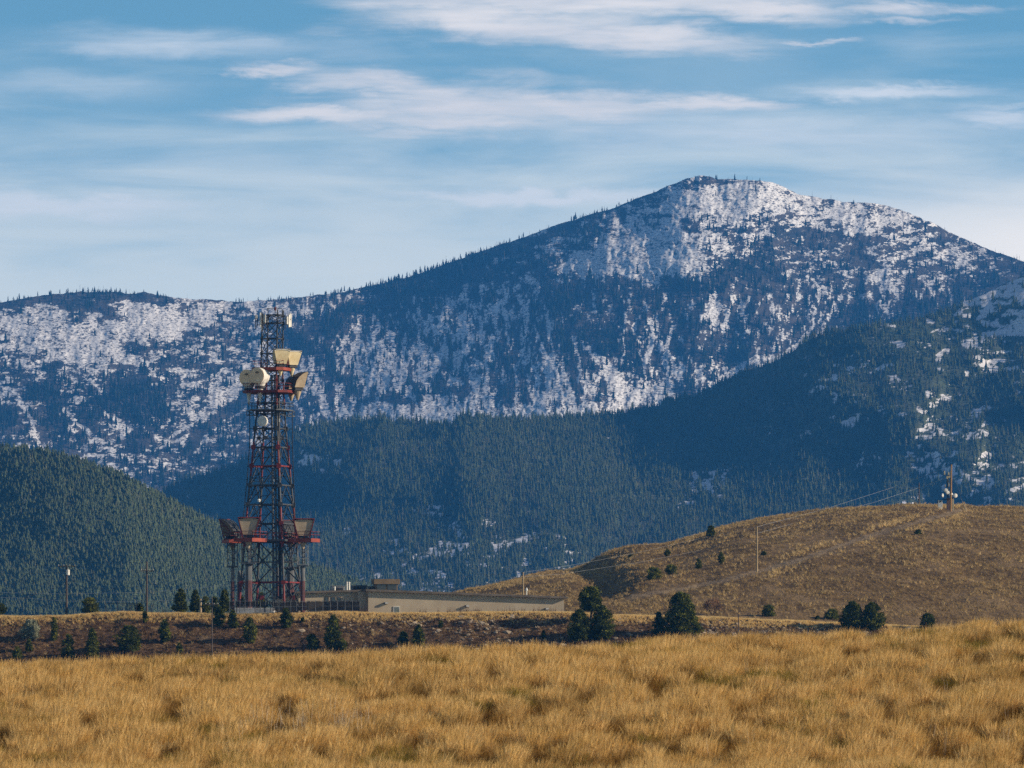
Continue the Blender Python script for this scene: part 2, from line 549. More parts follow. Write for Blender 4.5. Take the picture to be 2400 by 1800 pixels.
DARK = [(11, [(-300, 742), (0, 716), (60, 706), (190, 692), (310, 696), (400, 704)]), (13, [(150, 715), (240, 720), (260, 735)]),   # closed stands of forest
    (14, [(578, 925), (540, 960), (500, 990), (455, 1025), (440, 1060)]), (14, [(830, 720), (790, 745), (740, 770), (690, 800)]),
    (26, [(300, 905), (330, 920), (340, 950)]), (16, [(310, 1035), (345, 1030)]), (22, [(110, 910), (130, 940), (120, 970)]),
    (12, [(180, 960), (200, 980)]), (9, [(276, 875), (280, 880)]), (9, [(1180, 625), (1000, 680), (850, 715)]),
    (9, [(1020, 905), (1040, 920)]), (9, [(900, 935), (960, 940)]), (8, [(1210, 590), (1300, 545), (1350, 520)]),
]
def poly_dist(px, py, pts):
    d = np.full(px.shape, 1e9)
    for (ax, ay), (bx, by) in zip(pts[:-1], pts[1:]):
        vx, vy = bx - ax, by - ay
        t = np.clip(((px - ax) * vx + (py - ay) * vy) / (vx * vx + vy * vy), 0, 1)
        d = np.minimum(d, np.hypot(px - ax - t * vx, py - ay - t * vy))
    return d

M_CREST = prof([(-900, 760), (-300, 740), (0, 708), (60, 697), (130, 688), (190, 683), (250, 683), (310, 688), (335, 684), (360, 688), (400, 697), (470, 702), (540, 706),
                (610, 704), (680, 698), (760, 690), (830, 678), (900, 662), (950, 650), (1000, 634), (1060, 613), (1120, 592), (1180, 570), (1230, 555), (1300, 530), (1360, 510),
                (1420, 492), (1450, 482), (1500, 463), (1540, 447), (1580, 430), (1610, 418), (1640, 412), (1665, 415), (1680, 420), (1720, 419), (1780, 424), (1810, 429),
                (1850, 445), (1880, 457), (1930, 466), (1990, 473), (2050, 478), (2100, 487), (2150, 506), (2190, 525), (2220, 543), (2260, 560), (2300, 578), (2350, 597), (2400, 612), (2700, 700), (3300, 800)])
S_CREST = prof([(-900, 1300), (0, 1230), (200, 1190), (330, 1160), (400, 1137), (480, 1110), (560, 1085), (620, 1050), (690, 1008), (735, 992), (790, 985), (885, 978), (952, 982), (1007, 990), (1061, 989),
                (1088, 970), (1115, 970), (1200, 981), (1262, 975), (1335, 972), (1417, 966), (1471, 960), (1534, 951), (1563, 936), (1634, 926), (1672, 905), (1729, 875),
                (1800, 849), (1854, 822), (1881, 798), (1930, 776), (2000, 765), (2080, 752), (2160, 740), (2228, 722), (2255, 703), (2300, 684), (2340, 667), (2400, 641), (2700, 560), (3300, 600)])
L_CREST = prof([(-900, 1080), (-200, 1045), (0, 1035), (60, 1036), (120, 1046), (200, 1069), (280, 1099), (350, 1134), (420, 1170), (480, 1203), (520, 1224), (600, 1269), (700, 1304), (760, 1323),
                (830, 1348), (900, 1374), (980, 1400), (1100, 1440), (1400, 1500), (1900, 1560)])

def M_depth(px, py):
    C = M_CREST(px); B = 1230.0
    t = np.clip((B - py) / (B - C), 0, 1.05)
    xd = 430 + (1130 - py) * (470 / 440.0)
    xs = 1500 - (py - 412) * 0.475
    xv = 1640 + (925 - py) * 1.44
    xv = np.maximum(xv, xs + 200)
    L = np.zeros_like(px)
    a = np.clip((px + 500) / (xd + 500), 0, 1); L = L + 360 * (3 * a * a - 2 * a ** 3)
    b = np.clip((px - xd) / np.maximum(xs - xd, 60), 0, 1); L = L - 110 * (3 * b * b - 2 * b ** 3)
    c = np.clip((px - xs) / np.maximum(xv - xs, 60), 0, 1); L = L + 160 * (3 * c * c - 2 * c ** 3)
    d = np.clip((px - xv) / 700.0, 0, 1); L = L - 420 * (3 * d * d - 2 * d ** 3)
    n = fbm(px / 150.0, py / 150.0, 3, 5, 0.55) - 0.5
    # ribs and gullies run down the fall line
    r = fbm(px / 46.0 + 0.15 * py / 46.0, py / 190.0, 9, 4, 0.55) - 0.5
    R = 7500 + 1650 * t ** 0.9 + L * (1 - 0.25 * t) + n * 80 + r * 26
    return R

def S_depth(px, py):
    C = S_CREST(px); B = 1500.0
    t = np.clip((B - py) / (B - C), 0, 1.05)
    n = fbm(px / 300.0 + py / 420.0, py / 240.0 - px / 700.0, 21, 4, 0.42) - 0.5
    r = fbm(px / 70.0, py / 160.0, 29, 4, 0.5) - 0.5
    lat = prof([(-900, 300), (400, 260), (900, 60), (1300, 0), (1700, 110), (2100, 80), (2500, 200), (3300, 100)])(px)
    return 4700 + 1500 * t ** 0.95 + lat + n * 360 + r * 30

def L_depth(px, py):
    C = L_CREST(px); B = 1560.0
    t = np.clip((B - py) / np.maximum(B - C, 30), 0, 1.05)
    n = fbm(px / 220.0, py / 220.0, 41, 4, 0.5) - 0.5
    lat = prof([(-900, 500), (0, 120), (300, 0), (700, 160), (1200, 420), (1900, 700)])(px)
    return 2900 + 620 * t ** 0.95 + lat + n * 90

def layer_mesh(name, crest, depth, bottom, x0, x1, nx, ny, mat, snowf, seed, rough_m, drop=0.0):
    xs = np.linspace(x0, x1, nx)
    C = crest(xs)
    C = C + drop + (fbm(xs / 30.0, xs * 0, seed, 4, 0.6) - 0.5) * 7
    tt = np.linspace(0, 1, ny)
    px = np.repeat(xs[None], ny, 0)
    py = bottom + (C[None] - bottom) * tt[:, None]
    R = depth(px, py)
    R = R + (fbm(px / 9.0, py / 9.0, seed + 5, 3, 0.6) - 0.5) * rough_m
    X = (px - 1200) / F * R; Z = (HZ - py) / F * R
    V = np.stack([X, R, Z], -1)
    sn = snowf(px, py)
    # the far side falls away behind the crest
    back = []
    top = V[-1]
    for k, (dy, dz) in enumerate(((60, -8), (300, -90), (900, -330))):
        b = top.copy(); b[:, 0] *= (b[:, 1] + dy) / b[:, 1]; b[:, 1] += dy; b[:, 2] += dz
        back.append(b)
    V = np.concatenate([V, np.stack(back)], 0)
    sn = np.concatenate([sn, np.repeat(sn[-1:], 3, 0)], 0)
    o = grid_mesh(name, V, {'snow': sn}, mat)
    o['kind'] = 'structure'
    return o

def M_snow(px, py):
    steep = sstep(py, 600, 720) * sstep(px, 560, 760)
    wy = (fbm(px / 5.0, py / 60.0, 51, 3, 0.6) - 0.5) * 75 * (0.35 + 0.65 * steep) + (fbm(px / 40.0, py / 30.0, 52, 3) - 0.5) * 50
    wx = (fbm(px / 40.0, py / 40.0, 53, 3) - 0.5) * 60
    s = sample_map(M_ROWS, px + wx, py + wy)
    s = np.clip(s * 1.06 - 0.03 + 0.16 * sstep(s, 0.48, 0.66), 0, 0.97)
    for w, pts in CHUTES:
        d = poly_dist(px, py, pts) + (fbm(px / 9.0, py / 16.0, 55, 3) - 0.5) * 9
        s = np.maximum(s, 0.92 * (1 - sstep(d, w * 0.55, w * 1.25)))
    for w, pts in DARK:
        d = poly_dist(px, py, pts) + (fbm(px / 12.0, py / 14.0, 57, 3) - 0.5) * 14
        s = s * sstep(d, w * 0.6, w * 1.3)
    low = py > 1
    # thin snow broken by vertical lines of trees on the steep lower face, by ledges on the upper slopes
    v = rank01(fbm(px / 12.0, py / 24.0, 61, 4, 0.75))
    h = rank01(fbm(px / 24.0, py / 11.0, 67, 5, 0.78))
    n = rank01(v * steep + h * (1 - steep))
    n = 0.5 + (n - 0.5) * 0.84
    out = sstep(s - n, -0.24, 0.24)
    return 0.11 + 0.56 * out

def S_snow(px, py):
    s = sample_map(S_ROWS, px, py)
    n = rank01(fbm(px / 22.0, py / 9.0, 71, 5, 0.62))
    big = rank01(fbm(px / 46.0 + py / 60.0, py / 30.0, 75, 3, 0.5))
    n = rank01(0.55 * n + 0.45 * big)
    return sstep(s * 1.02 - n, -0.1, 0.1)

MM = mat_mountain()
MF = mat_forest_floor('forest_floor')
layer_mesh('mountain', M_CREST, M_depth, 1240.0, -420, 2820, 1500, 430, MM, M_snow, 3, 7.0)
layer_mesh('forested_ridge', S_CREST, S_depth, 1540.0, -420, 2820, 900, 320, MF, S_snow, 23, 6.0, 6.0)
layer_mesh('forested_hill', L_CREST, L_depth, 1600.0, -420, 1900, 600, 200, MF, lambda px, py: np.zeros_like(px), 43, 3.0, 14.0)

N_DARK = mat_needles('dark_spruce', (0.010, 0.018, 0.012), (0.016, 0.025, 0.015), (0.028, 0.030, 0.022))
N_GREEN = mat_needles('green_fir', (0.048, 0.062, 0.028), (0.072, 0.088, 0.036), (0.090, 0.090, 0.050), 0.12)
N_SNAG = mat_needles('grey_snag', (0.10, 0.088, 0.08), (0.16, 0.14, 0.125), (0.06, 0.052, 0.046))
CON_D = [far_conifer('spruce_%d' % i, N_DARK, None, w=0.14 + 0.03 * (i % 3), seed=i, tiers=4 + i % 3) for i in range(5)]
CON_G = [far_conifer('fir_%d' % i, N_GREEN, None, w=0.17 + 0.03 * (i % 3), seed=20 + i, tiers=4 + i % 3) for i in range(5)]
N_LIGHT = mat_needles('hill_pine', (0.062, 0.080, 0.042), (0.084, 0.106, 0.052), (0.104, 0.110, 0.062), 0.12)
CON_L = [far_conifer('hill_pine_%d' % i, N_LIGHT, None, w=0.30 + 0.03 * (i % 3), seed=60 + i, tiers=4 + i % 2, n=8) for i in range(5)]
SNAGS = [far_snag('snag_%d' % i, N_SNAG, seed=40 + i) for i in range(3)]

def forest(name, crest, depth, bottom, x0, x1, N, prob, size, sources, snag_share, label, seed, crest_fringe=0, drop=0.0):
    r = np.random.default_rng(seed)
    px = r.uniform(x0, x1, N)
    C = crest(px) + drop
    py = C + 1 + (bottom - C) * r.random(N)
    if crest_fringe:
        k = crest_fringe
        px[:k] = r.uniform(x0, x1, k); py[:k] = crest(px[:k]) + drop + r.uniform(-1, 9, k) ** 1.0
    p = prob(px, py)
    keep = r.random(N) < p
    px, py = px[keep], py[keep]
    R = depth(px, py)
    pts = np.stack([(px - 1200) / F * R, R, (HZ - py) / F * R - 0.4], -1)
    n = len(pts)
    sc = size(px, py) * np.clip(r.lognormal(0, 0.28, n), 0.4, 1.9)
    ns = len(sources) - 3
    sn = r.random(n) < snag_share(px, py)
    vid = np.where(sn, ns + r.integers(0, 3, n), r.integers(0, ns, n))
    scatter(name, pts, sc, r.uniform(0, 6.28, n), vid, sources, label, 'forest')
    return n

def M_prob(px, py):
    s = (M_snow(px, py) - 0.11) / 0.56
    clump = fbm(px / 22.0, py / 16.0, 81, 4, 0.6)
    rough = sample_map(M_ROWS, px, py)
    open_left = sstep(px, 620, 450) * sstep(py, 1120, 690)
    summit = np.exp(-(((px - 1590) / 150) ** 2 + ((py - 450) / 42) ** 2))
    p = (1 - s) * sstep(clump, 0.36, 0.62) * (1 - rough) ** 1.1 + 0.035 * s * (1 - rough)
    p = p + 0.55 * (rough < 0.2)
    p = p * (1 - 0.55 * open_left) * (1 - 0.93 * summit)
    p = p * np.where((px > 1790) & (py < M_CREST(px) + 60), 0.45, 1)
    return np.clip(p, 0, 1)
n1 = forest('mountain_forest', M_CREST, M_depth, 1180, -300, 2700, 90000, M_prob, lambda x, y: np.where(np.abs(y - M_CREST(x)) < 14, 6.8, 10.0),
       CON_D + SNAGS, lambda x, y: np.where((x > 1800) & (y < 620), 0.75, np.where((y < 720), 0.35, 0.18)),
       'dark spruces and grey snags scattered over the snowy mountain', 5, crest_fringe=2600)

def S_prob(px, py):
    s = sample_map(S_ROWS, px, py)
    sn = S_snow(px, py)
    return np.clip((1 - 0.9 * sn) * (1.0 - 0.75 * s), 0, 1)
n2 = forest('ridge_forest', S_CREST, S_depth, 1480, -300, 2700, 80000, S_prob, lambda x, y: 6.6 + 0 * x,
       CON_G + SNAGS, lambda x, y: 0.05 + 0.25 * sstep(fbm(x / 120.0, y / 90.0, 91, 3), 0.5, 0.68) + 0.35 * np.exp(-((y - S_CREST(x)) / 40.0) ** 2) * (x > 1750),
       'dense dark evergreen forest covering the nearer ridge below the mountain', 6, crest_fringe=1500, drop=6.0)
n3 = forest('hill_forest', L_CREST, L_depth, 1480, -300, 1500, 52000, lambda x, y: np.ones_like(x), lambda x, y: 3.1 + 0 * x,
       CON_L + SNAGS, lambda x, y: 0.04 + 0 * x, 'dense green conifer forest covering the left hill', 7, crest_fringe=900, drop=14.0)

# ------------------------------------------------------------------ near ground: field, bank, grassy hill
SIL = prof([(-1500, 1600), (0, 1550), (150, 1543), (300, 1537), (500, 1528), (700, 1518), (850, 1516), (1000, 1505), (1200, 1500), (1400, 1493), (1550, 1482), (1800, 1477), (2100, 1464), (2250, 1447), (2400, 1434), (2800, 1428), (3900, 1420)])
BANK = prof([(-1500, 1444), (0, 1441), (100, 1442), (200, 1439), (290, 1434), (420, 1436), (600, 1437), (800, 1436), (1100, 1434), (1330, 1433), (1420, 1440), (1500, 1441), (1700, 1447), (1900, 1458), (2050, 1463), (2200, 1472), (2400, 1482), (3900, 1500)])
HILL = prof([(-1500, 1500), (500, 1480), (800, 1455), (1000, 1415), (1095, 1390), (1160, 1378), (1215, 1364), (1250, 1355), (1285, 1349), (1310, 1345), (1340, 1336), (1400, 1318), (1500, 1296), (1560, 1285), (1640, 1259), (1690, 1241),
             (1740, 1231), (1830, 1218), (1950, 1204), (2080, 1194), (2120, 1191), (2200, 1192), (2300, 1198), (2400, 1201), (2700, 1215), (3900, 1300)])
Y_NEAR, Y_CREST, Y_TOE, Y_BANK, Y_PLAT, Y_HILL = 106.0, 138.0, 880.0, 906.0, 962.0, 1300.0

def ground_z(px, y):
    px = np.asarray(px, float); y = np.asarray(y, float)
    w = 1 - sstep(y, 150.0, 300.0)
    pe = px * (1 - w) + (1200 + (px - 1200) * y / Y_CREST) * w      # the near ridge runs straight across
    z_near = -1.80 + 0.0 * px
    z_crest = (HZ - (SIL(pe) + 46)) / F * Y_CREST
    z_toe = (HZ - 1572) / F * Y_TOE + (px - 1200) * 0.0008
    z_bank = (HZ - BANK(px) - 4.0) / F * Y_BANK
    z_hill = (HZ - HILL(px)) / F * Y_HILL
    ks = [0.0, Y_NEAR, Y_CREST, 150.0, 300.0, 600.0, Y_TOE, Y_BANK, Y_PLAT]
    zs = [z_near * 0.9, z_near, z_crest, z_crest - 0.7, z_crest - 7, z_crest * 0 - 7, z_toe, z_bank, z_bank + 0.12]
    z = np.zeros(np.broadcast(px, y).shape)
    for i in range(len(ks) - 1):
        t = np.clip((y - ks[i]) / (ks[i + 1] - ks[i]), 0, 1)
        if i == 1: t = t * (1.28 - 0.28 * t)
        elif i == 6: t = t ** 0.9
        elif i not in (0,): t = t * t * (3 - 2 * t)
        seg = (y >= ks[i]) & (y < ks[i + 1])
        z = np.where(seg, zs[i] + (zs[i + 1] - zs[i]) * t, z)
    t = np.clip((y - Y_PLAT) / (Y_HILL - Y_PLAT), 0, 1)
    hz = (z_bank + 0.12) + (z_hill - z_bank - 0.12) * np.sin(t * pi / 2) ** 0.92
    z = np.where((y >= Y_PLAT) & (y < Y_HILL), hz, z)
    t2 = np.clip((y - Y_HILL) / 500.0, 0, 1)
    z = np.where(y >= Y_HILL, z_hill - 60 * t2 ** 1.7, z)
    # a draw runs down the left shoulder of the hill
    th = np.clip((y - Y_PLAT) / (Y_HILL - Y_PLAT), 0, 1)
    dc = 1445 - 115 * th
    z = z - 1.7 * np.exp(-((px - dc) / 46.0) ** 2) * sstep(th, 0.06, 0.3) * sstep(th, 1.0, 0.8)
    z = z + 1.0 * np.exp(-((px - dc - 110) / 70.0) ** 2) * sstep(th, 0.06, 0.3) * sstep(th, 1.0, 0.8)
    X = (px - 1200) / F * y
    z = z + (fbm(X / 9.0, y / 9.0, 101, 3) - 0.5) * np.where(y < 200, 0.16, 0.55) * sstep(y, 20, 80)
    bk = sstep(y, 878, 886) * sstep(y, 908, 903)
    z = z + bk * (fbm(X / 2.2, y / 2.2, 103, 4, .6) - 0.5) * 1.1
    hl = sstep(y, 962, 1010)
    z = z + hl * (fbm(X / 14.0, y / 30.0, 105, 4) - 0.5) * 1.2
    return z

def ground_sheet(name, ys, mat, nx=700, x0=-1500, x1=3900, dens=None):
    if dens is None:
        xs = np.concatenate([np.linspace(x0, -60, 60)[:-1], np.linspace(-60, 2460, nx), np.linspace(2460, x1, 60)[1:]])
    px = np.repeat(xs[None], len(ys), 0); yy = np.repeat(np.array(ys, float)[:, None], len(xs), 1)
    z = ground_z(px, yy)
    V = np.stack([(px - 1200) / F * yy, yy, z], -1)
    o = grid_mesh(name, V, {}, mat)
    o['kind'] = 'structure'
    return o

def mat_field():
    m, nt = new_mat('field_soil')
    g = nt.n('ShaderNodeNewGeometry').outputs['Position']
    n1 = nt.noise(g, 1.1, 6.0, 0.65)
    n2 = nt.noise(g, 9.0, 4.0, 0.6)
    c = nt.mix(nt.ss(n1, 0.35, 0.65), rgb(0.07, 0.045, 0.016), rgb(0.13, 0.085, 0.03))
    c = nt.mix(nt.ss(n2, 0.45, 0.7), c, rgb(0.18, 0.12, 0.05))
    out_bsdf(nt, c, 0.95, 0.05, bump=n2, bstr=0.6, bdist=0.1)
    return m
def mat_bank():
    m, nt = new_mat('bank_earth')
    g = nt.n('ShaderNodeNewGeometry').outputs['Position']
    n1 = nt.noise(g, 0.25, 6.0, 0.65)
    n2 = nt.noise(g, 1.6, 6.0, 0.7)
    n3 = nt.noise(nt.scaled(g, (1, 1, 2)), 4.0, 4.0, 0.7)
    c = nt.mix(nt.ss(n2, 0.38, 0.62), rgb(0.072, 0.041, 0.020), rgb(0.15, 0.090, 0.045))
    c = nt.mix(nt.ss(n1, 0.5, 0.68), c, rgb(0.16, 0.11, 0.065))
    c = nt.mix(nt.m('MULTIPLY', nt.ss(n3, 0.58, 0.7), 0.7), c, rgb(0.30, 0.23, 0.15))
    out_bsdf(nt, c, 0.95, 0.05, bump=nt.m('ADD', n2, nt.m('MULTIPLY', n3, 0.5)), bstr=1.0, bdist=0.6)
    return m
def mat_hill():
    m, nt = new_mat('dry_hill')
    g = nt.n('ShaderNodeNewGeometry').outputs['Position']
    n1 = nt.noise(nt.scaled(g, (1, 0.45, 1)), 0.10, 6.0, 0.62)
    n2 = nt.noise(nt.scaled(g, (1, 0.25, 1)), 0.8, 6.0, 0.7)
    c = nt.mix(nt.ss(n2, 0.36, 0.64), rgb(0.068, 0.042, 0.017), rgb(0.17, 0.108, 0.043))
    c = nt.mix(nt.m('MULTIPLY', nt.ss(n1, 0.45, 0.66), 0.6), c, rgb(0.23, 0.155, 0.08))
    tr = attr(nt, 'track')
    c = nt.mix(nt.m('MULTIPLY', nt.ss(tr, 0.3, 0.9), 0.42), c, nt.mix(nt.ss(n2, 0.4, 0.6), rgb(0.20, 0.15, 0.10), rgb(0.34, 0.26, 0.17)))
    out_bsdf(nt, c, 0.95, 0.05, bump=n2, bstr=1.0, bdist=0.5)
    return m
FIELD_Y = [-60, -20, -5] + list(np.linspace(4, 90, 14)) + list(np.linspace(95, 155, 120)) + list(np.linspace(158, 600, 44)) + [700, 800, 860, Y_TOE - 4]
_fx = np.concatenate([np.linspace(-172, -26, 70)[:-1], np.linspace(-26, 26, 320), np.linspace(26, 172, 70)[1:]])
_fy = np.array(FIELD_Y, float)
_X = np.repeat(_fx[None], len(_fy), 0); _Y = np.repeat(_fy[:, None], len(_fx), 1)
field = grid_mesh('field', np.stack([_X, _Y, ground_z(1200 + _X / np.maximum(_Y, 4) * F, np.maximum(_Y, 4))], -1), {}, mat_field())
field['kind'] = 'structure'
BANK_Y = [Y_TOE - 4] + list(np.linspace(Y_TOE, Y_BANK + 1, 70)) + [Y_BANK + 3, Y_BANK + 6, Y_BANK + 12, Y_BANK + 20, 940, 955, Y_PLAT]
ground_sheet('bank', BANK_Y, mat_bank(), nx=1100)
HILL_Y = list(np.linspace(Y_PLAT, Y_HILL, 170)) + list(np.linspace(Y_HILL + 6, 1800, 24))
TRACK = [(2250, 1196), (2160, 1222), (2050, 1252), (1960, 1283), (1880, 1310), (1800, 1333), (1700, 1360), (1600, 1380), (1480, 1400)]
hill = ground_sheet('hill', HILL_Y, mat_hill(), nx=760)
_co = np.empty(len(hill.data.vertices) * 3, np.float32); hill.data.vertices.foreach_get('co', _co); _co = _co.reshape(-1, 3)
_px = 1200 + _co[:, 0] / _co[:, 1] * F; _py = HZ - _co[:, 2] / _co[:, 1] * F
_d = poly_dist(_px, _py, TRACK)
_t = 1 - sstep(_d + (fbm(_px / 20, _py / 8, 111, 3) - .5) * 8, 2.0, 9.0)
_a = hill.data.attributes.new('track', 'FLOAT', 'POINT'); _a.data.foreach_set('value', _t.astype(np.float32))

vf = MB().add([(-9000, -400, -60), (9000, -400, -60), (9000, 12500, -60), (-9000, 12500, -60)], [(0, 1, 2, 3)])
m_, nt_ = new_mat('valley_grass')
g_ = nt_.n('ShaderNodeNewGeometry').outputs['Position']
out_bsdf(nt_, nt_.mix(nt_.ss(nt_.noise(g_, 0.01, 6), 0.4, 0.6), rgb(0.16, 0.12, 0.06), rgb(0.08, 0.08, 0.04)), 0.95, 0.05)
vo = vf.build('valley_floor', m_); vo['kind'] = 'structure'

# air between the camera and the far mountain
hz_ = MB().box(-3200, 3200, -150, 10400, -61.5, 840)
m_, nt_ = new_mat('haze_air')
pv = nt_.n('ShaderNodeVolumePrincipled')
pv.inputs['Color'].default_value = rgb(*HAZE_COL)
pv.inputs['Density'].default_value = HAZE_D
pv.inputs['Anisotropy'].default_value = 0.1
o_ = nt_.n('ShaderNodeOutputMaterial')
nt_.link(pv.outputs[0], o_.inputs['Volume'])
hz = hz_.build('haze', m_)
hz['kind'] = 'stuff'; hz['label'] = 'blue haze in the air in front of the mountain'; hz['category'] = 'haze'

# ------------------------------------------------------------------ materials of built things
STEEL = surf_mat('galvanised_steel', (0.05, 0.055, 0.06), (0.12, 0.125, 0.13), 1.5, 0.6, 0.4, 0.3)
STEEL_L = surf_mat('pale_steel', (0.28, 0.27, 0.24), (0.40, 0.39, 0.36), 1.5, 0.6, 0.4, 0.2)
DARK = surf_mat('dark_steel', (0.012, 0.013, 0.015), (0.03, 0.03, 0.032), 1.5, 0.6, 0.3)
RED = surf_mat('faded_red_paint', (0.10, 0.011, 0.009), (0.16, 0.020, 0.014), 1.2, 0.6, 0.3)
ORANGE = surf_mat('orange_red_paint', (0.17, 0.026, 0.012), (0.26, 0.046, 0.02), 0.8, 0.6, 0.3)
CREAM = surf_mat('cream_horn_paint', (0.52, 0.41, 0.22), (0.62, 0.52, 0.32), 0.9, 0.6, 0.3)
TAN = surf_mat('weathered_tan_cover', (0.36, 0.275, 0.18), (0.45, 0.355, 0.24), 0.9, 0.7, 0.2)
WHITE = surf_mat('white_radome', (0.55, 0.52, 0.46), (0.68, 0.65, 0.58), 0.9, 0.5, 0.3)
BEIGE = surf_mat('beige_radome', (0.70, 0.48, 0.28), (0.78, 0.56, 0.34), 0.7, 0.6, 0.3)
HOOD = surf_mat('dark_reflector', (0.028, 0.028, 0.026), (0.05, 0.048, 0.044), 1.1, 0.6, 0.3)
WOOD = surf_mat('pole_wood', (0.055, 0.046, 0.042), (0.11, 0.09, 0.078), 2.0, 0.85, 0.1, stretch=(6, 6, 0.4))
WOOD_L = surf_mat('pale_pole_wood', (0.26, 0.19, 0.11), (0.36, 0.27, 0.16), 2.0, 0.85, 0.1, stretch=(6, 6, 0.4))
WIRE = surf_mat('aluminium_wire', (0.22, 0.225, 0.23), (0.32, 0.325, 0.33), 0.5, 0.5, 0.4)
STUCCO = surf_mat('tan_stucco', (0.37, 0.30, 0.21), (0.44, 0.36, 0.255), 0.35, 0.92, 0.08, lo=0.3, hi=0.7)
ROOFM = surf_mat('roof_edge', (0.10, 0.085, 0.07), (0.17, 0.14, 0.11), 0.8, 0.85, 0.15)
BROWN = surf_mat('brown_cladding', (0.15, 0.105, 0.06), (0.20, 0.14, 0.085), 0.7, 0.8, 0.2)
GLASS = surf_mat('dark_window', (0.012, 0.015, 0.02), (0.03, 0.034, 0.04), 1.0, 0.15, 0.5)
GREYBOX = surf_mat('grey_unit', (0.16, 0.16, 0.16), (0.24, 0.235, 0.23), 0.8, 0.6, 0.3)
CONC = surf_mat('pale_concrete', (0.34, 0.335, 0.33), (0.56, 0.55, 0.54), 1.2, 0.9, 0.1)

def mat_tower():
    """steel painted in red and grey obstruction bands up the tower"""
    m, nt = new_mat('banded_tower_paint')
    oc = nt.n('ShaderNodeTexCoord').outputs['Object']
    z = nt.n('ShaderNodeSeparateXYZ', {0: oc}).outputs[2]
    def band(a, b):
        za, zb = (1437 - a) / 15.0, (1437 - b) / 15.0
        return nt.m('MULTIPLY', nt.m('GREATER_THAN', z, min(za, zb)), nt.m('LESS_THAN', z, max(za, zb)))
    b = nt.m('ADD', nt.m('ADD', band(1437, 1362), band(1283, 1190)), nt.m('ADD', band(1117, 1036), band(950, 868)), clamp=True)
    n = nt.noise(oc, 1.3, 5, 0.6)
    steel = nt.mix(nt.ss(n, 0.35, 0.65), rgb(0.024, 0.027, 0.031), rgb(0.06, 0.063, 0.066))
    red = nt.mix(nt.ss(n, 0.35, 0.65), rgb(0.10, 0.010, 0.010), rgb(0.19, 0.020, 0.016))
    out_bsdf(nt, nt.mix(b, steel, red), 0.6, 0.3)
    return m
TOWERP = mat_tower()
LATT = surf_mat('dark_lattice_steel', (0.022, 0.025, 0.030), (0.055, 0.058, 0.062), 1.3, 0.6, 0.25)
FENCE = surf_mat('black_fence_slats', (0.010, 0.010, 0.011), (0.022, 0.021, 0.020), 1.0, 0.9, 0.03)

# ------------------------------------------------------------------ radio tower
TD = 914.0
TCX = 634.0
ORI = P(TCX, 1437, TD)
tower = empty('radio_tower', ORI)
tag(tower, 'tall red and grey lattice radio tower carrying horn and drum antennas', 'tower')
CT, ST = cos(radians(26)), sin(radians(26))
def TX(px): return (px - TCX) / 15.0
def TZ(py): return (1437 - py) / 15.0
H_PROF = prof([(735, 1.78), (865, 1.82), (1005, 2.6), (1220, 4.13), (1410, 5.27), (1445, 5.5)])
def corner(k, py, r=None):
    r = float(H_PROF(py)) if r is None else r
    x, y = [(-CT, -ST), (ST, -CT), (CT, ST), (-ST, CT)][k % 4]
    sh = 0.0 if py > 1000 else (1000 - py) / 260.0 * 0.36    # the upper mast stands a touch right
    return Vector((x * r + sh, y * r, TZ(py)))
LEV = [740, 758, 794, 829, 865, 892, 920, 945, 970, 1005, 1049, 1093, 1138, 1183, 1228, 1270, 1365, 1437]
for k in range(4):
    mb = MB()
    pts = [1445, 1410, 1365, 1270, 1183, 1093, 1005, 920, 865, 790, 727 if k in (1, 2) else 735]
    for a, b in zip(pts[:-1], pts[1:]):
        w = 0.105 + 0.10 * (a - 735) / 700.0
        mb.tube(corner(k, a), corner(k, b), w, w * 0.95, n=8)
    mb.build('leg', TOWERP, tower)
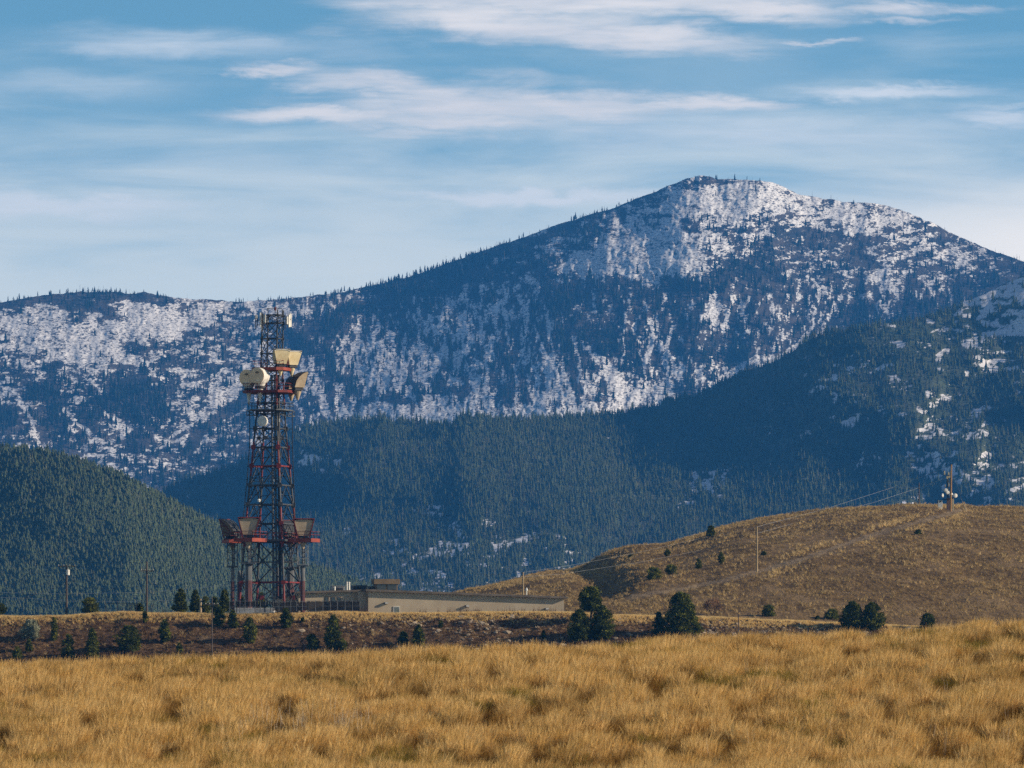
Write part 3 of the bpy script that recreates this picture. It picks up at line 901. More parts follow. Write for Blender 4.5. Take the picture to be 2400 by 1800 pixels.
for k in range(4):
    xb = MB()
    for i, py in enumerate(LEV):
        a, b = corner(k, py), corner(k + 1, py)
        MB().bar(a, b, 0.20 if py > 1000 else 0.14).build('horizontal_beam', TOWERP if py in (1365, 1093) else LATT, tower)
        g = 0.34 if py > 1000 else 0.2
        if py not in (1437,): MB().box(a.x - g, a.x + g, a.y - g * .6, a.y + g * .6, a.z - g, a.z + g).build('gusset_plate', TOWERP, tower)
    for i in range(len(LEV) - 1):
        t, b = LEV[i], LEV[i + 1]
        A, B = corner(k, t), corner(k + 1, t)
        C, D = corner(k, b), corner(k + 1, b)
        w = 0.085 if t < 1000 else 0.115
        mid = (t + b) / 2
        if t < 1045 or (t == 1270):
            w2 = w if t < 1200 else 0.17
            xb.bar(A, D, w2); xb.bar(B, C, w2)
            if t in (1005, 1270):
                MB().bar(corner(k, mid), corner(k + 1, mid), 0.10).build('horizontal_beam', LATT, tower)
                ctr = (corner(k, mid) + corner(k + 1, mid)) / 2
                MB().box(ctr.x - .28, ctr.x + .28, ctr.y - .2, ctr.y + .2, ctr.z - .28, ctr.z + .28).build('gusset_plate', TOWERP, tower)
            if t == 1270:
                M = (A + B) / 2; N = (C + D) / 2
                xb.bar(M, (corner(k, mid) + corner(k + 1, mid)) / 2, 0.1)
        elif t == 1365:
            xb.bar(A, D, 0.15); xb.bar(B, C, 0.15)
            ctr = (corner(k, mid) + corner(k + 1, mid)) / 2
            MB().box(ctr.x - .35, ctr.x + .35, ctr.y - .2, ctr.y + .2, ctr.z - .35, ctr.z + .35).build('gusset_plate', TOWERP, tower)
            xb.bar((A + B) / 2, C, 0.11); xb.bar((A + B) / 2, D, 0.11)
        else:
            M = (A + B) / 2
            xb.bar(M, C, w * 1.15); xb.bar(M, D, w * 1.15)
            q0 = (M + C) / 2; q1 = (M + D) / 2
            l0, l1 = corner(k, mid), corner(k + 1, mid)
            xb.bar(q0, l0, 0.09); xb.bar(q1, l1, 0.09)
            xb.bar(q0, A.lerp(M, 0.25), 0.08); xb.bar(q1, B.lerp(M, 0.25), 0.08)
    xb.build('cross_bracing', LATT, tower)

# waveguide run up the near leg, cable runs held off the two sides
for dx, r, m in ((-0.75, 0.19, STEEL), (-0.28, 0.16, STEEL), (0.30, 0.24, DARK)):
    mb = MB()
    mb.tube((TX(654) + dx, -2.2, TZ(1405)), (TX(651) + dx, -2.0, TZ(1100)), r, n=8)
    mb.tube((TX(651) + dx, -2.0, TZ(1100)), (TX(649) + dx, -1.4, TZ(880)), r * 0.9, n=8)
    mb.build('waveguide', m, tower)
for px0, px1, y0 in ((586, 568, -1.1), (684.6, 693, 1.1)):
    mb = MB().poly([(TX(px0), y0, TZ(965)), (TX(px0), y0, TZ(1040)), (TX((px0 * 2 + px1) / 3), y0, TZ(1120)), (TX(px1), y0, TZ(1250))], 5, 0.07)
    for py in (1005, 1049, 1093, 1138, 1183, 1228):
        t = max(0, min(1, (py - 1040) / 210.0)); pxx = px0 + (px1 - px0) * t
        mb.bar((TX(pxx), y0, TZ(py)), (corner(0 if px0 < 630 else 2, py).x, y0, TZ(py)), 0.09)
    mb.build('cable_run', DARK, tower)

def railing(mb, pts, h=1.05, closed=True, step=1.6, w=0.055):
    n = len(pts)
    for i in range(n if closed else n - 1):
        a, b = Vector(pts[i]), Vector(pts[(i + 1) % n])
        L = (b - a).length; m = max(1, int(round(L / step)))
        for j in range(m + 1):
            p = a.lerp(b, j / m); mb.bar(p, p + Vector((0, 0, h)), w)
        for z in (h, h * 0.55):
            mb.bar(a + Vector((0, 0, z)), b + Vector((0, 0, z)), w)

def deck(py_top, py_bot, r, mat, rmat, rail=True, inset=0.0, k0=0):
    z1, z0 = TZ(py_top), TZ(py_bot)
    sh = corner(0, py_top).x - corner(0, py_top, None).x
    off = 0.0 if py_top > 1000 else (1000 - py_top) / 260.0 * 0.36
    # chamfered square following the tower's own turn
    pts = []
    for k in range(4):
        c0 = Vector([(-CT, -ST), (ST, -CT), (CT, ST), (-ST, CT)][k]) * r
        for s in (-1, 1):
            cn = Vector([(-CT, -ST), (ST, -CT), (CT, ST), (-ST, CT)][(k + s) % 4]) * r
            pts.append((c0.lerp(cn, 0.16).x + off, c0.lerp(cn, 0.16).y))
    n = len(pts)
    d = MB()
    d.add([(x, y, z0) for x, y in pts] + [(x, y, z1) for x, y in pts],
          [tuple(range(n - 1, -1, -1)), tuple(range(n, 2 * n))] + [(i, (i + 1) % n, n + (i + 1) % n, n + i) for i in range(n)])
    o = d.build('platform', mat, tower)
    if rail:
        rb = MB(); railing(rb, [(x * 0.985, y * 0.985, z1) for x, y in pts], w=0.06)
        rb.build('railing', rmat, o)
    return o
deck(862.5, 869.5, 3.75, ORANGE, RED)
deck(916.5, 922.5, 5.35, RED, RED)
deck(960.5, 963.5, 4.25, STEEL, STEEL)
# brackets under the grey catwalk and the small platform half way down
for k in range(4):
    a = corner(k, 963, 4.1); b = corner(k, 975, 4.1); c = corner(k, 963, 2.6); d = corner(k, 975, 2.6)
    n_ = corner(k + 1, 963, 4.1); n2_ = corner(k + 1, 975, 4.1)
    for p, q in ((a, b), (b, d), (a, d), (c, b), (a.lerp(n_, .2), b.lerp(n2_, .2)), (a.lerp(n_, .8), b.lerp(n2_, .8)), (b, b.lerp(n2_, 0.2)), (n2_, b.lerp(n2_, 0.8))):
        MB().bar(p, q, 0.1).build('catwalk_strut', STEEL, tower)
mb = MB(); z = TZ(1137)
cs = [corner(0, 1137, 3.9), corner(1, 1137, 3.2), Vector((0.9, -0.6, z)), Vector((-2.6, 1.0, z))]
mb.add([(p.x, p.y, z - .2) for p in cs] + [(p.x, p.y, z) for p in cs], [(3, 2, 1, 0), (4, 5, 6, 7), (0, 1, 5, 4), (1, 2, 6, 5), (2, 3, 7, 6), (3, 0, 4, 7)])
o = mb.build('catwalk', STEEL, tower)
rb = MB(); railing(rb, [(p.x, p.y, z) for p in cs], step=0.9); rb.build('railing', STEEL, o)

# lowest platform: four wide balconies, one before each face, and a ring round the legs
BAL = [(-83, 46), (-47, -84), (83, -46), (44, 84)]      # left, front, right, back (1/15 m)
zd1, zd0 = TZ(1263.5), TZ(1272)
for (bx, by) in BAL:
    c = Vector((bx / 15.0, by / 15.0))
    f = c.normalized(); s = Vector((-f.y, f.x))
    if bx == -83: f, s = Vector((-0.93, -0.37)), Vector((0.37, -0.93))
    if bx == 83: f, s = Vector((0.93, -0.37)), Vector((0.37, 0.93))
    q = [c + f * 1.75 + s * 1.7, c - f * 2.6 + s * 1.7, c - f * 2.6 - s * 1.7, c + f * 1.75 - s * 1.7]
    mb = MB()
    mb.add([(p.x, p.y, zd0) for p in q] + [(p.x, p.y, zd1) for p in q], [(0, 1, 2, 3), (7, 6, 5, 4), (4, 5, 1, 0), (5, 6, 2, 1), (6, 7, 3, 2), (7, 4, 0, 3)])
    o = mb.build('platform', ORANGE, tower)
    rb = MB(); railing(rb, [(p.x * 0.995, p.y * 0.995, zd1) for p in (q[1], q[0], q[3], q[2])], closed=False, step=1.1, w=0.06)
    rb.build('railing', RED, o)
mb = MB()
for k in range(4):
    a, b = corner(k, 1266, 5.6), corner(k + 1, 1266, 5.6); a2, b2 = corner(k, 1266, 4.0), corner(k + 1, 1266, 4.0)
    z1, z0 = TZ(1265.5), TZ(1270)
    mb.add([(p.x, p.y, z0) for p in (a, b, b2, a2)] + [(p.x, p.y, z1) for p in (a, b, b2, a2)],
           [(0, 1, 2, 3), (7, 6, 5, 4), (0, 4, 5, 1), (1, 5, 6, 2), (2, 6, 7, 3), (3, 7, 4, 0)])
o = mb.build('walkway', STEEL, tower)
rb = MB(); railing(rb, [tuple(corner(k, 1266, 5.5)) for k in range(4)], step=1.0)
rb.build('railing', RED, o)

# horn reflector antennas: throat below the deck, flaring square horn, parabolic hood over it
def horn(px, y, py_deck, ang, s, cover, hood, side, frame=None):
    """ang: direction the aperture faces, degrees clockwise from 'away from the camera' """
    o = empty('horn_antenna', (TX(px), y, TZ(py_deck)), -radians(ang))
    o.parent = tower
    # profile in the plane (u forward, z up): front edge then hood curve back to the throat
    front = [(0.85, 0.55), (1.25, 3.2)]
    hoodp = [(1.25, 3.2), (0.75, 3.08), (0.2, 2.78), (-0.35, 2.28), (-0.8, 1.6), (-0.98, 0.55)]
    W = lambda z: 0.80 + 0.255 * z
    prf = front + hoodp[1:]
    for sd in (-1, 1):
        sb = MB()
        vs = [(sd * W(z) * 0.97 * s, u * s, z * s) for u, z in prf]
        sb.add(vs, [tuple(range(len(vs))) if sd > 0 else tuple(range(len(vs) - 1, -1, -1))])
        sb.build('side_wall', side, o)
    hb = MB()
    for a, b in zip(hoodp[:-1], hoodp[1:]):
        vs = [(-W(a[1]) * s, a[0] * s, a[1] * s), (W(a[1]) * s, a[0] * s, a[1] * s), (W(b[1]) * s, b[0] * s, b[1] * s), (-W(b[1]) * s, b[0] * s, b[1] * s)]
        vs += [(x, yy + 0.05 * s, zz + 0.07 * s) for x, yy, zz in vs]
        hb.add(vs, [(0, 1, 2, 3), (7, 6, 5, 4), (0, 4, 5, 1), (1, 5, 6, 2), (2, 6, 7, 3), (3, 7, 4, 0)])
    hb.build('hood', hood, o)
    cb = MB()
    n = 10
    bot = [(-W(.55) * .94, 0.85, .55), (W(.55) * .94, 0.85, .55)]
    arc = [(W(3.0) * .95 * cos(pi * i / n) * 1.0, 1.25 - 0.03, 2.86 + 0.26 * sin(pi * i / n)) for i in range(n + 1)]
    vs = [(x * s, (u + 0.02) * s, z * s) for x, u, z in bot + arc]
    cb.add(vs, [tuple(range(len(vs)))])
    cb.build('aperture_cover', cover, o)
    rim = MB()
    for a, b in zip(arc[:-1], arc[1:]): rim.bar(Vector((a[0], a[1] + .05, a[2])) * s, Vector((b[0], b[1] + .05, b[2])) * s, 0.10 * s)
    rim.build('rim', WHITE if frame is None else TAN, o)
    if frame is not None:
        fb = MB()
        A = [Vector((-W(3.25) * 1.04, 1.38, 3.28)) * s, Vector((W(3.25) * 1.04, 1.38, 3.28)) * s, Vector((W(.0) * 1.1, 0.9, 0.0)) * s, Vector((-W(.0) * 1.1, 0.9, 0.0)) * s]
        for i in range(4): fb.bar(A[i], A[(i + 1) % 4], 0.14)
        for sd in (-1, 1):
            fb.bar(Vector((sd * W(3.25) * 1.04, 1.38, 3.28)) * s, Vector((sd * W(.5) * 1.06, -0.9, 0.5)) * s, 0.1)
            for t in (0.3, 0.6):
                p = A[1 if sd > 0 else 0].lerp(A[2 if sd > 0 else 3], t)
                fb.bar(p, Vector((p.x, p.y - 1.4 * s * (1 - t * 0.4), p.z - 0.25 * s)), 0.08)
        fb.build('frame', frame, o)
    base = MB().lathe([(0.98 * s, 0.08 * s), (0.98 * s, 0.16 * s), (0.80 * s, 0.50 * s), (0.80 * s, 0.60 * s)], n=4)
    for i, v in enumerate(base.v):
        c_, s_ = cos(pi / 4), sin(pi / 4); base.v[i] = ((v[0] * c_ - v[1] * s_) * 1.25, (v[0] * s_ + v[1] * c_) * 1.2 , v[2])
    base.build('mount', DARK, o)
    th = MB().lathe([(0.14 * s, -1.6 * s), (0.62 * s, -0.25 * s), (0.66 * s, 0.1 * s)], n=12)
    th.build('throat', side, o)
    return o
horn(542, 3.0, 1264, 297, 0.98, TAN, HOOD, BROWN, RED)
horn(586, -5.6, 1264, 175, 0.98, TAN, HOOD, TAN, RED)
horn(712, -3.0, 1265, 173, 0.96, TAN, HOOD, TAN, RED)
horn(677, 5.6, 1265, 330, 0.98, TAN, HOOD, TAN, RED)
horn(658, -1.6, 862, 160, 0.86, CREAM, WHITE, CREAM)
horn(683, 1.0, 862, 150, 0.82, CREAM, WHITE, CREAM)
horn(681, 3.2, 917, 62, 0.86, TAN, HOOD, TAN)
horn(698, -1.0, 917, 62, 0.92, TAN, HOOD, TAN)

# conical drum antennas
def drum(px, y, py, az, r, depth, facem, bodym, cone_py=None, logo=True):
    o = empty('drum_antenna' if cone_py else 'dish_antenna', (TX(px), y, TZ(py)), -radians(az))
    o.parent = tower
    MB().lathe([(r, -depth), (r * 1.02, -depth * 0.5), (r * 1.02, -0.06)], axis=(0, 1, 0), n=32).build('shroud', bodym, o, smooth=False)
    MB().lathe([(r * 0.99, -0.055), (r * 0.99, 0.0), (r * 0.55, 0.05), (0.06, 0.07)], axis=(0, 1, 0), n=32).build('radome', facem, o, smooth=False)
    if cone_py:
        e = MB().lathe([(0.33, 0.0), (0.33, 0.025)], c=(-0.08, 0.06, r * 0.42), axis=(0, 1, 0), n=16)
        for i, v in enumerate(e.v): e.v[i] = (v[0], v[1], r * 0.42 + (v[2] - r * 0.42) * 0.55)
        e.build('emblem', BROWN, o)
        b = MB()
        b.lathe([(r * 0.99, -depth - 0.55), (r * 1.02, -depth)], axis=(0, 1, 0), n=32)
        b.lathe([(r * 0.5, -r * 1.28), (r * 0.86, -r * 0.55)], c=(0, -depth * 0.75, 0), n=20)
        b.build('hood', bodym, o)
        MB().lathe([(r * 0.62, -r * 1.5), (r * 0.62, -r * 1.28)], c=(0, -depth * 0.75, 0), n=16).build('mount', DARK, o)
        h = r * 1.5 + (cone_py - 917) / 15.0 + 0.2
        MB().lathe([(0.10, -h - 0.2), (0.50, -r * 1.45)], c=(0, -depth * 0.75, 0), n=14).build('throat', bodym, o)
    else:
        MB().lathe([(r * .25, -depth - 0.35), (r * .9, -depth)], axis=(0, 1, 0), n=20).build('reflector', bodym, o)
        MB().tube((0, -depth - 0.35, 0), (0, -depth - 1.0, -0.05), 0.09).tube((0, -depth - 1.0, -0.9), (0, -depth - 1.0, 0.9), 0.08).build('mount', STEEL, o)
    return o
drum(578, -1.4, 886.5, 208, 1.27, 1.1, BEIGE, WHITE, 946)
drum(604, -3.2, 883.5, 208, 1.27, 1.3, BEIGE, WHITE, 946)
drum(616.5, -3.6, 989.5, 203, 0.82, 0.45, WHITE, WHITE, None)

# slim panel antennas and rods round the mast head
def panel(px, y, p0, p1, w, az=180, mat=WHITE):
    o = empty('panel_antenna', (TX(px), y, TZ((p0 + p1) / 2)), -radians(az)); o.parent = tower
    h = (p1 - p0) / 30.0
    MB().box(-w, w, 0.0, 0.16, -h, h).build('cover', mat, o, bevel=0.03)
    MB().tube((0, -0.16, -h * 1.15), (0, -0.16, h * 1.25), 0.045).bar((0, -0.16, h * .6), (0, 0, h * .6), .06).bar((0, -0.16, -h * .6), (0, 0, -h * .6), .06).build('mast_pipe', STEEL, o)
for a in ((612.5, -2.2, 735, 768, 0.17, 250), (614.5, -1.0, 745, 775, 0.15, 265), (622.5, -2.6, 740, 759, 0.16, 195), (617.5, 1.2, 741, 760, 0.14, 200),
          (680, 0.6, 735, 766, 0.17, 150), (677.5, -0.9, 739, 768, 0.13, 140), (671, 1.8, 742, 758, 0.14, 160), (674, -1.8, 744, 762, 0.12, 150), (625.5, 1.6, 742, 764, 0.13, 190)):
    panel(*a)
mb = MB()
for x0, x1, py, y in ((598, 626, 752, -1.2), (660, 682, 748, 0.4), (660, 678, 762, -.6), (605, 626, 763, -1.6), (626, 662, 739, -1.4), (626, 662, 725, -1.4)):
    MB().bar((TX(x0), y, TZ(py)), (TX(x1), y, TZ(py)), 0.09).build('antenna_arm', DARK, tower)
for x, y, a, b in ((645, 0, 722, 745), (629, -1.4, 725, 742), (651, -1.4, 727, 742), (662, -1.0, 726, 742), (600, -1.2, 740, 772), (604, -1.2, 745, 765), (668, .4, 738, 772)):
    MB().tube((TX(x), y, TZ(b)), (TX(x), y, TZ(a)), 0.06).build('rod_antenna', DARK, tower)
MB().lathe([(0.16, 0), (0.2, .3), (0.12, .55)], c=(TX(645), 0, TZ(728)), n=10).build('beacon_lamp', RED, tower)
o = MB().box(TX(599), TX(604), -1.5, -1.1, TZ(748), TZ(740)).build('radio_unit', WHITE, tower, bevel=0.03)
MB().lathe([(0.2, -0.2), (0.28, 0.1), (0.15, 0.25)], c=(TX(609), -3.4, TZ(1175)), n=12).build('beacon_lamp', WHITE, tower)
MB().box(TX(643) - .1, TX(645.5), -2.9, -2.5, TZ(1130), TZ(1125)).build('junction_box', WHITE, tower)
MB().box(TX(655.5), TX(657.5), -2.9, -2.5, TZ(991), TZ(983)).build('junction_box', WHITE, tower)

# pipe columns that carry the waveguides from the horns to the ground, with service cages on top
def column(px, y, top, w, cage=True, sun_cage=False):
    o = empty('waveguide_column', (TX(px), y, TZ(1437))); o.parent = tower
    zt = TZ(top); zr = TZ(1362)
    MB().lathe([(w, -0.3), (w, zr)], n=8).build('shaft', surf_red, o)
    MB().lathe([(w * 0.985, zr), (w * 0.985, zt - 0.3), (w * 0.7, zt)], n=8).build('shaft', surf_grey, o)
    if cage:
        c = MB(); g = w + 0.45; zc = TZ(1266)
        pts = [(-g, -g), (g, -g), (g, g), (-g, g)]
        for x, yy in pts: c.bar((x, yy, zt + 0.15), (x, yy, zc), 0.085)
        lv = [zt + 0.15, zt + 1.1, zt + 2.3, zt + 3.4, zc]
        for z in lv:
            for i in range(4): c.bar((*pts[i], z), (*pts[(i + 1) % 4], z), 0.075)
        for z0, z1 in zip(lv[1:-1], lv[2:]):
            for i in range(4): c.bar((*pts[i], z0), (*pts[(i + 1) % 4], z1), 0.06)
        c.build('service_cage', STEEL_L if sun_cage else STEEL, o)  # sunlit cage takes paler steel, the sun put into its colour
        MB().box(-g - .1, g + .1, -g - .1, g + .1, zt - 0.06, zt + 0.12).build('cage_floor', STEEL, o)
        MB().tube((0, 0, zt - .1), (0, 0, zc), 0.14).tube((.25, .1, zt - .1), (.3, .1, zc), 0.09).build('waveguide', STEEL, o)
surf_red = surf_mat('dark_red_shaft', (0.055, 0.015, 0.014), (0.10, 0.030, 0.026), 1.0, 0.5, 0.4, stretch=(3, 3, .5))
surf_grey = surf_mat('grey_shaft', (0.06, 0.06, 0.06), (0.12, 0.118, 0.115), 1.0, 0.45, 0.5, stretch=(3, 3, .5))
column(543, 3.2, 1328, 0.32)
column(557, 5.0, 1336, 0.30, cage=False)
column(586, -5.4, 1323, 0.58)
column(649, 4.6, 1328, 0.42, cage=False)
column(677, 5.4, 1330, 0.66)
column(711, -2.8, 1327, 0.36, sun_cage=True)
# ------------------------------------------------------------------ concrete plinth and screen fence at the tower foot
pl = MB().box(TX(553), TX(646), -6.4, 5.5, TZ(1440), TZ(1426)).build('concrete_plinth', CONC, None, ORI, bevel=0.05)
tag(pl, 'low pale concrete plinth under the lattice radio tower', 'plinth')
def slat_fence(a, b, h, post_n, slat, label, seed, low=0.05):
    a, b = Vector(a), Vector(b)
    root = empty('screen_fence', a)
    tag(root, label, 'fence')
    d = b - a
    posts = MB()
    for i in range(post_n + 1):
        p = d * (i / post_n)
        MB().tube(p, p + Vector((0, 0, h + 0.12)), 0.05).build('post', STEEL, root)
    m = MB(); L = d.xy.length; n = int(L / slat)
    u = d.normalized(); nn = Vector((-u.y, u.x, 0)) * 0.012
    rr = random.Random(seed)
    for i in range(n):
        if rr.random() < 0.08: continue
        p = d * ((i + 0.1) / n); q = d * ((i + 0.97) / n)
        z0 = low + rr.random() * 0.1 if rr.random() > 0.12 else 0.02; z1 = h - rr.random() * 0.12
        vs = [p + nn + Vector((0, 0, z0)), q + nn + Vector((0, 0, z0)), q + nn + Vector((0, 0, z1)), p + nn + Vector((0, 0, z1))]
        vs += [v - 2 * nn for v in vs]
        m.add(vs, [(0, 1, 2, 3), (7, 6, 5, 4), (0, 4, 5, 1), (1, 5, 6, 2), (2, 6, 7, 3), (3, 7, 4, 0)])
    m.build('slat_panel', FENCE, root)
    for z in (h, h * 0.5): MB().tube(Vector((0, 0, z)), d + Vector((0, 0, z)), 0.03).build('rail', STEEL, root)
slat_fence(P(538, 1436, 905.5), P(646, 1435, 906.5), 1.75, 9, 0.13, 'low dark slatted fence before the tower foot above the pale plinth', 1, 0.85)
slat_fence(P(640, 1433, 906), P(722, 1432, 907.5), 1.45, 6, 0.13, 'tall dark slatted fence between the tower and the building windows', 2)
slat_fence(P(722, 1432, 907.5), P(843, 1432, 909), 1.55, 7, 0.15, 'dark slatted fence screening the left wing of the tan building', 3)

# ------------------------------------------------------------------ building
bld = empty('building', P(863, 1436, 914), radians(9))
tag(bld, 'long low tan building with a flat roof beside the radio tower', 'building')
B3 = Matrix.Rotation(-radians(9), 3, 'Z')
def BL(px, py, y): return B3 @ (P(px, py, y) - P(863, 1436, 914))
def depth_for(px, off=0.0):   # distance of the front wall plane along that photo column
    o = P(863, 1436, 914); u = Vector((cos(radians(9)), sin(radians(9)))); n = Vector((-u.y, u.x))
    k = (px - 1200) / F      # x = k*y ; point on plane n.(p-o)=off
    return (off + n.dot(o.xy)) / (n.x * k + n.y)
def front(px, py, off=0.0):
    return BL(px, py, depth_for(px, off))
e0 = front(863, 1383); e1 = front(1322, 1400.5)
zb = -2.5
def slope_block(mb, x0, x1, y0, y1, z00, z01, z10, z11):
    """box whose bottom goes z00->z10 and top z01->z11 along x"""
    vs = [(x0, y0, z00), (x1, y0, z10), (x1, y1, z10), (x0, y1, z00), (x0, y0, z01), (x1, y0, z11), (x1, y1, z11), (x0, y1, z01)]
    return mb.add(vs, [(3, 2, 1, 0), (4, 5, 6, 7), (0, 1, 5, 4), (1, 2, 6, 5), (2, 3, 7, 6), (3, 0, 4, 7)])
mb = slope_block(MB(), 0.0, e1.x, 0.0, 15.0, zb, e0.z - 0.18, zb, e1.z - 0.18)
mb.build('wall', STUCCO, bld)
mb = slope_block(MB(), -0.45, e1.x + 0.5, -0.62, 15.5, e0.z - 0.18, e0.z + 0.16, e1.z - 0.18, e1.z + 0.14)
roof = mb.build('roof', ROOFM, bld)
# left wing, set back
OFF = 3.2
w0 = front(700, 1388, OFF); w1 = front(850, 1385, OFF)
wz = front(800, 1386, OFF).z
mb = slope_block(MB(), w0.x, -0.01, OFF, 14.0, zb, wz - 0.35, zb, wz - 0.0)
mb.build('wall', STUCCO, bld)
mb = slope_block(MB(), w0.x - 0.4, -0.46, OFF - 0.55, 14.4, wz - 0.35, wz - 0.05, wz - 0.0, wz + 0.28)
mb.build('roof', ROOFM, bld)
mb = slope_block(MB(), w0.x - 3.2, w0.x - 0.01, OFF + 2.0, 12.0, zb, wz - 1.05, zb, wz - 0.75)
mb.build('wall', STUCCO, bld)
mb = slope_block(MB(), w0.x - 3.6, w0.x + 0.9, OFF + 1.5, 12.4, wz - 1.05, wz - 0.8, wz - 0.75, wz - 0.5)
mb.build('roof', ROOFM, bld)
# step wall between wing and main block
s0 = front(839, 1386, OFF - 1.4)
mb = MB().box(s0.x, -0.012, OFF - 1.4, OFF - 0.012, zb, e0.z - 0.2); mb.build('wall', STUCCO, bld)
for a, b in ((761, 771), (776, 787), (790.5, 799)):
    p = front(a, 1398, OFF); q = front(b, 1432, OFF)
    f = MB().box(p.x, q.x, OFF - 0.05, OFF - 0.015, q.z, p.z)
    wn = f.build('window', BROWN, bld)
    MB().box(p.x + 0.09, q.x - 0.09, OFF - 0.075, OFF - 0.052, q.z + 0.09, p.z - 0.09).build('pane', GLASS, wn)
# small service door with pale frame
p = front(922, 1421); q = front(936.5, 1436)
d = MB().box(p.x, q.x, -0.09, -0.015, q.z - 0.6, p.z).build('door', WHITE, bld)
MB().box(p.x + 0.16, q.x - 0.06, -0.115, -0.092, q.z - 0.6, p.z - 0.1).build('door_leaf', surf_mat('grey_green_door', (0.12, 0.14, 0.13), (0.16, 0.18, 0.16)), d)
for px, py in ((905, 1413.5), (1095, 1420.5), (1281.5, 1427)):
    p = front(px, py)
    l = MB().box(p.x - 0.28, p.x + 0.28, -0.42, -0.012, p.z - 0.16, p.z + 0.16).build('wall_lamp', GREYBOX, bld, bevel=0.03)
    MB().box(p.x - 0.2, p.x + 0.2, -0.445, -0.425, p.z - 0.1, p.z + 0.1).build('lens', WHITE, l)
# things standing on the roof
def roof_z(px): return e0.z + 0.16 + (e1.z - e0.z) * (px - 863) / (1322 - 863)
ROOT = P(863, 1436, 914); R9 = Matrix.Rotation(radians(9), 3, 'Z')
def on_roof(px, off, zoff=0.0, zabs=None):
    q = front(px, 1390, off); z = roof_z(px) if zabs is None else zabs
    return ROOT + R9 @ Vector((q.x, off, z + zoff))
wing_z = wz + 0.1
pt = empty('rooftop_penthouse', on_roof(904, 6.0), radians(9))
tag(pt, 'brown rooftop penthouse with two dark louvred openings', 'penthouse')
MB().box(-1.75, 1.75, -1.2, 1.6, -0.3, 0.95).build('body', BROWN, pt)
MB().box(-2.05, 2.05, -1.5, 1.9, 0.952, 1.75).build('cap', BROWN, pt, bevel=0.03)
for a, b in ((-1.55, -0.15), (0.15, 1.55)):
    lv = MB().box(a, b, -1.26, -1.205, 0.08, 0.9); lo = lv.build('louvre_opening', GLASS, pt)
    sl = MB()
    for i in range(6): sl.box(a, b, -1.30, -1.265, 0.14 + i * 0.125, 0.152 + i * 0.125)
    sl.build('louvre', BROWN, lo)
def unit(px, w, dpt, h, off, z, mat, label, vents=True):
    o = empty('rooftop_unit', on_roof(px, off, 0, z), radians(9)); tag(o, label, 'rooftop unit')
    MB().box(-w / 2, w / 2, -dpt / 2, dpt / 2, -0.2, h).build('casing', mat, o, bevel=0.04)
    MB().box(-w / 2 - .05, w / 2 + .05, -dpt / 2 - .05, dpt / 2 + .05, h + 0.002, h + 0.1).build('lid', mat, o)
    MB().box(-w * .35, w * .35, -dpt / 2 - 0.04, -dpt / 2 - 0.01, h * .2, h * .75).build('grille', DARK, o)
unit(792, 2.0, 1.6, 0.75, 8.0, wing_z, GREYBOX, 'pale grey roof unit between the metal cowl and the white pipes')
unit(841, 2.3, 1.8, 0.75, 9.0, wing_z + .1, surf_mat('dark_unit', (0.07, 0.08, 0.09), (0.11, 0.12, 0.13)), 'dark grey roof unit right of the white pipes')
unit(868, 0.9, 0.9, 0.5, 7.0, None, GREYBOX, 'small low grey roof unit at the penthouse left side')
vt = empty('vent_cowl', on_roof(779.5, 5.5, 0, wing_z - .1)); tag(vt, 'shiny round metal vent cowl at the left roof end', 'vent')
MB().lathe([(0.42, -0.3), (0.42, 0.55)], n=16).build('drum', STEEL_L, vt)
MB().lathe([(0.14, 0.0), (0.14, 0.8)], c=(0.35, -.5, 0), n=10).build('pipe', WHITE, vt)
for i, (px, lab) in enumerate(((813, 'white roof pipe standing left of its twin'), (818, 'white roof pipe standing right of its twin'))):
    o = MB().lathe([(0.17, -0.2), (0.17, 1.25), (0.2, 1.25), (0.2, 1.35), (0.1, 1.42)], n=12).build('vent_pipe', WHITE, None, on_roof(px, 5.0, 0, wing_z))
    tag(o, lab, 'pipe')
for px, top, lab in ((941, 1355, 'thin dark whip antenna right of the brown penthouse'), (1061, 1366, 'thin dark whip antenna left one of the close pair on the roof'), (1066.5, 1366, 'thin dark whip antenna right one of the close pair on the roof')):
    b = on_roof(px, 7.0); h = (roof_pyz := b.z, PZ(top, b.y) - b.z)[1]
    o = MB().lathe([(0.06, -0.1), (0.06, 0.3), (0.032, 0.32), (0.02, h)], n=6).build('whip_antenna', DARK, None, b); tag(o, lab, 'antenna')
b = on_roof(1234, 5.0); o = empty('vent_pipe', b); tag(o, 'white capped vent pipe near the right end of the roof', 'pipe')
MB().lathe([(0.11, -.2), (0.11, 0.75)], n=10).build('stack', WHITE, o)
MB().lathe([(0.2, 0.752), (0.2, 0.95), (0.08, 1.25)], n=10).build('cap', WHITE, o)

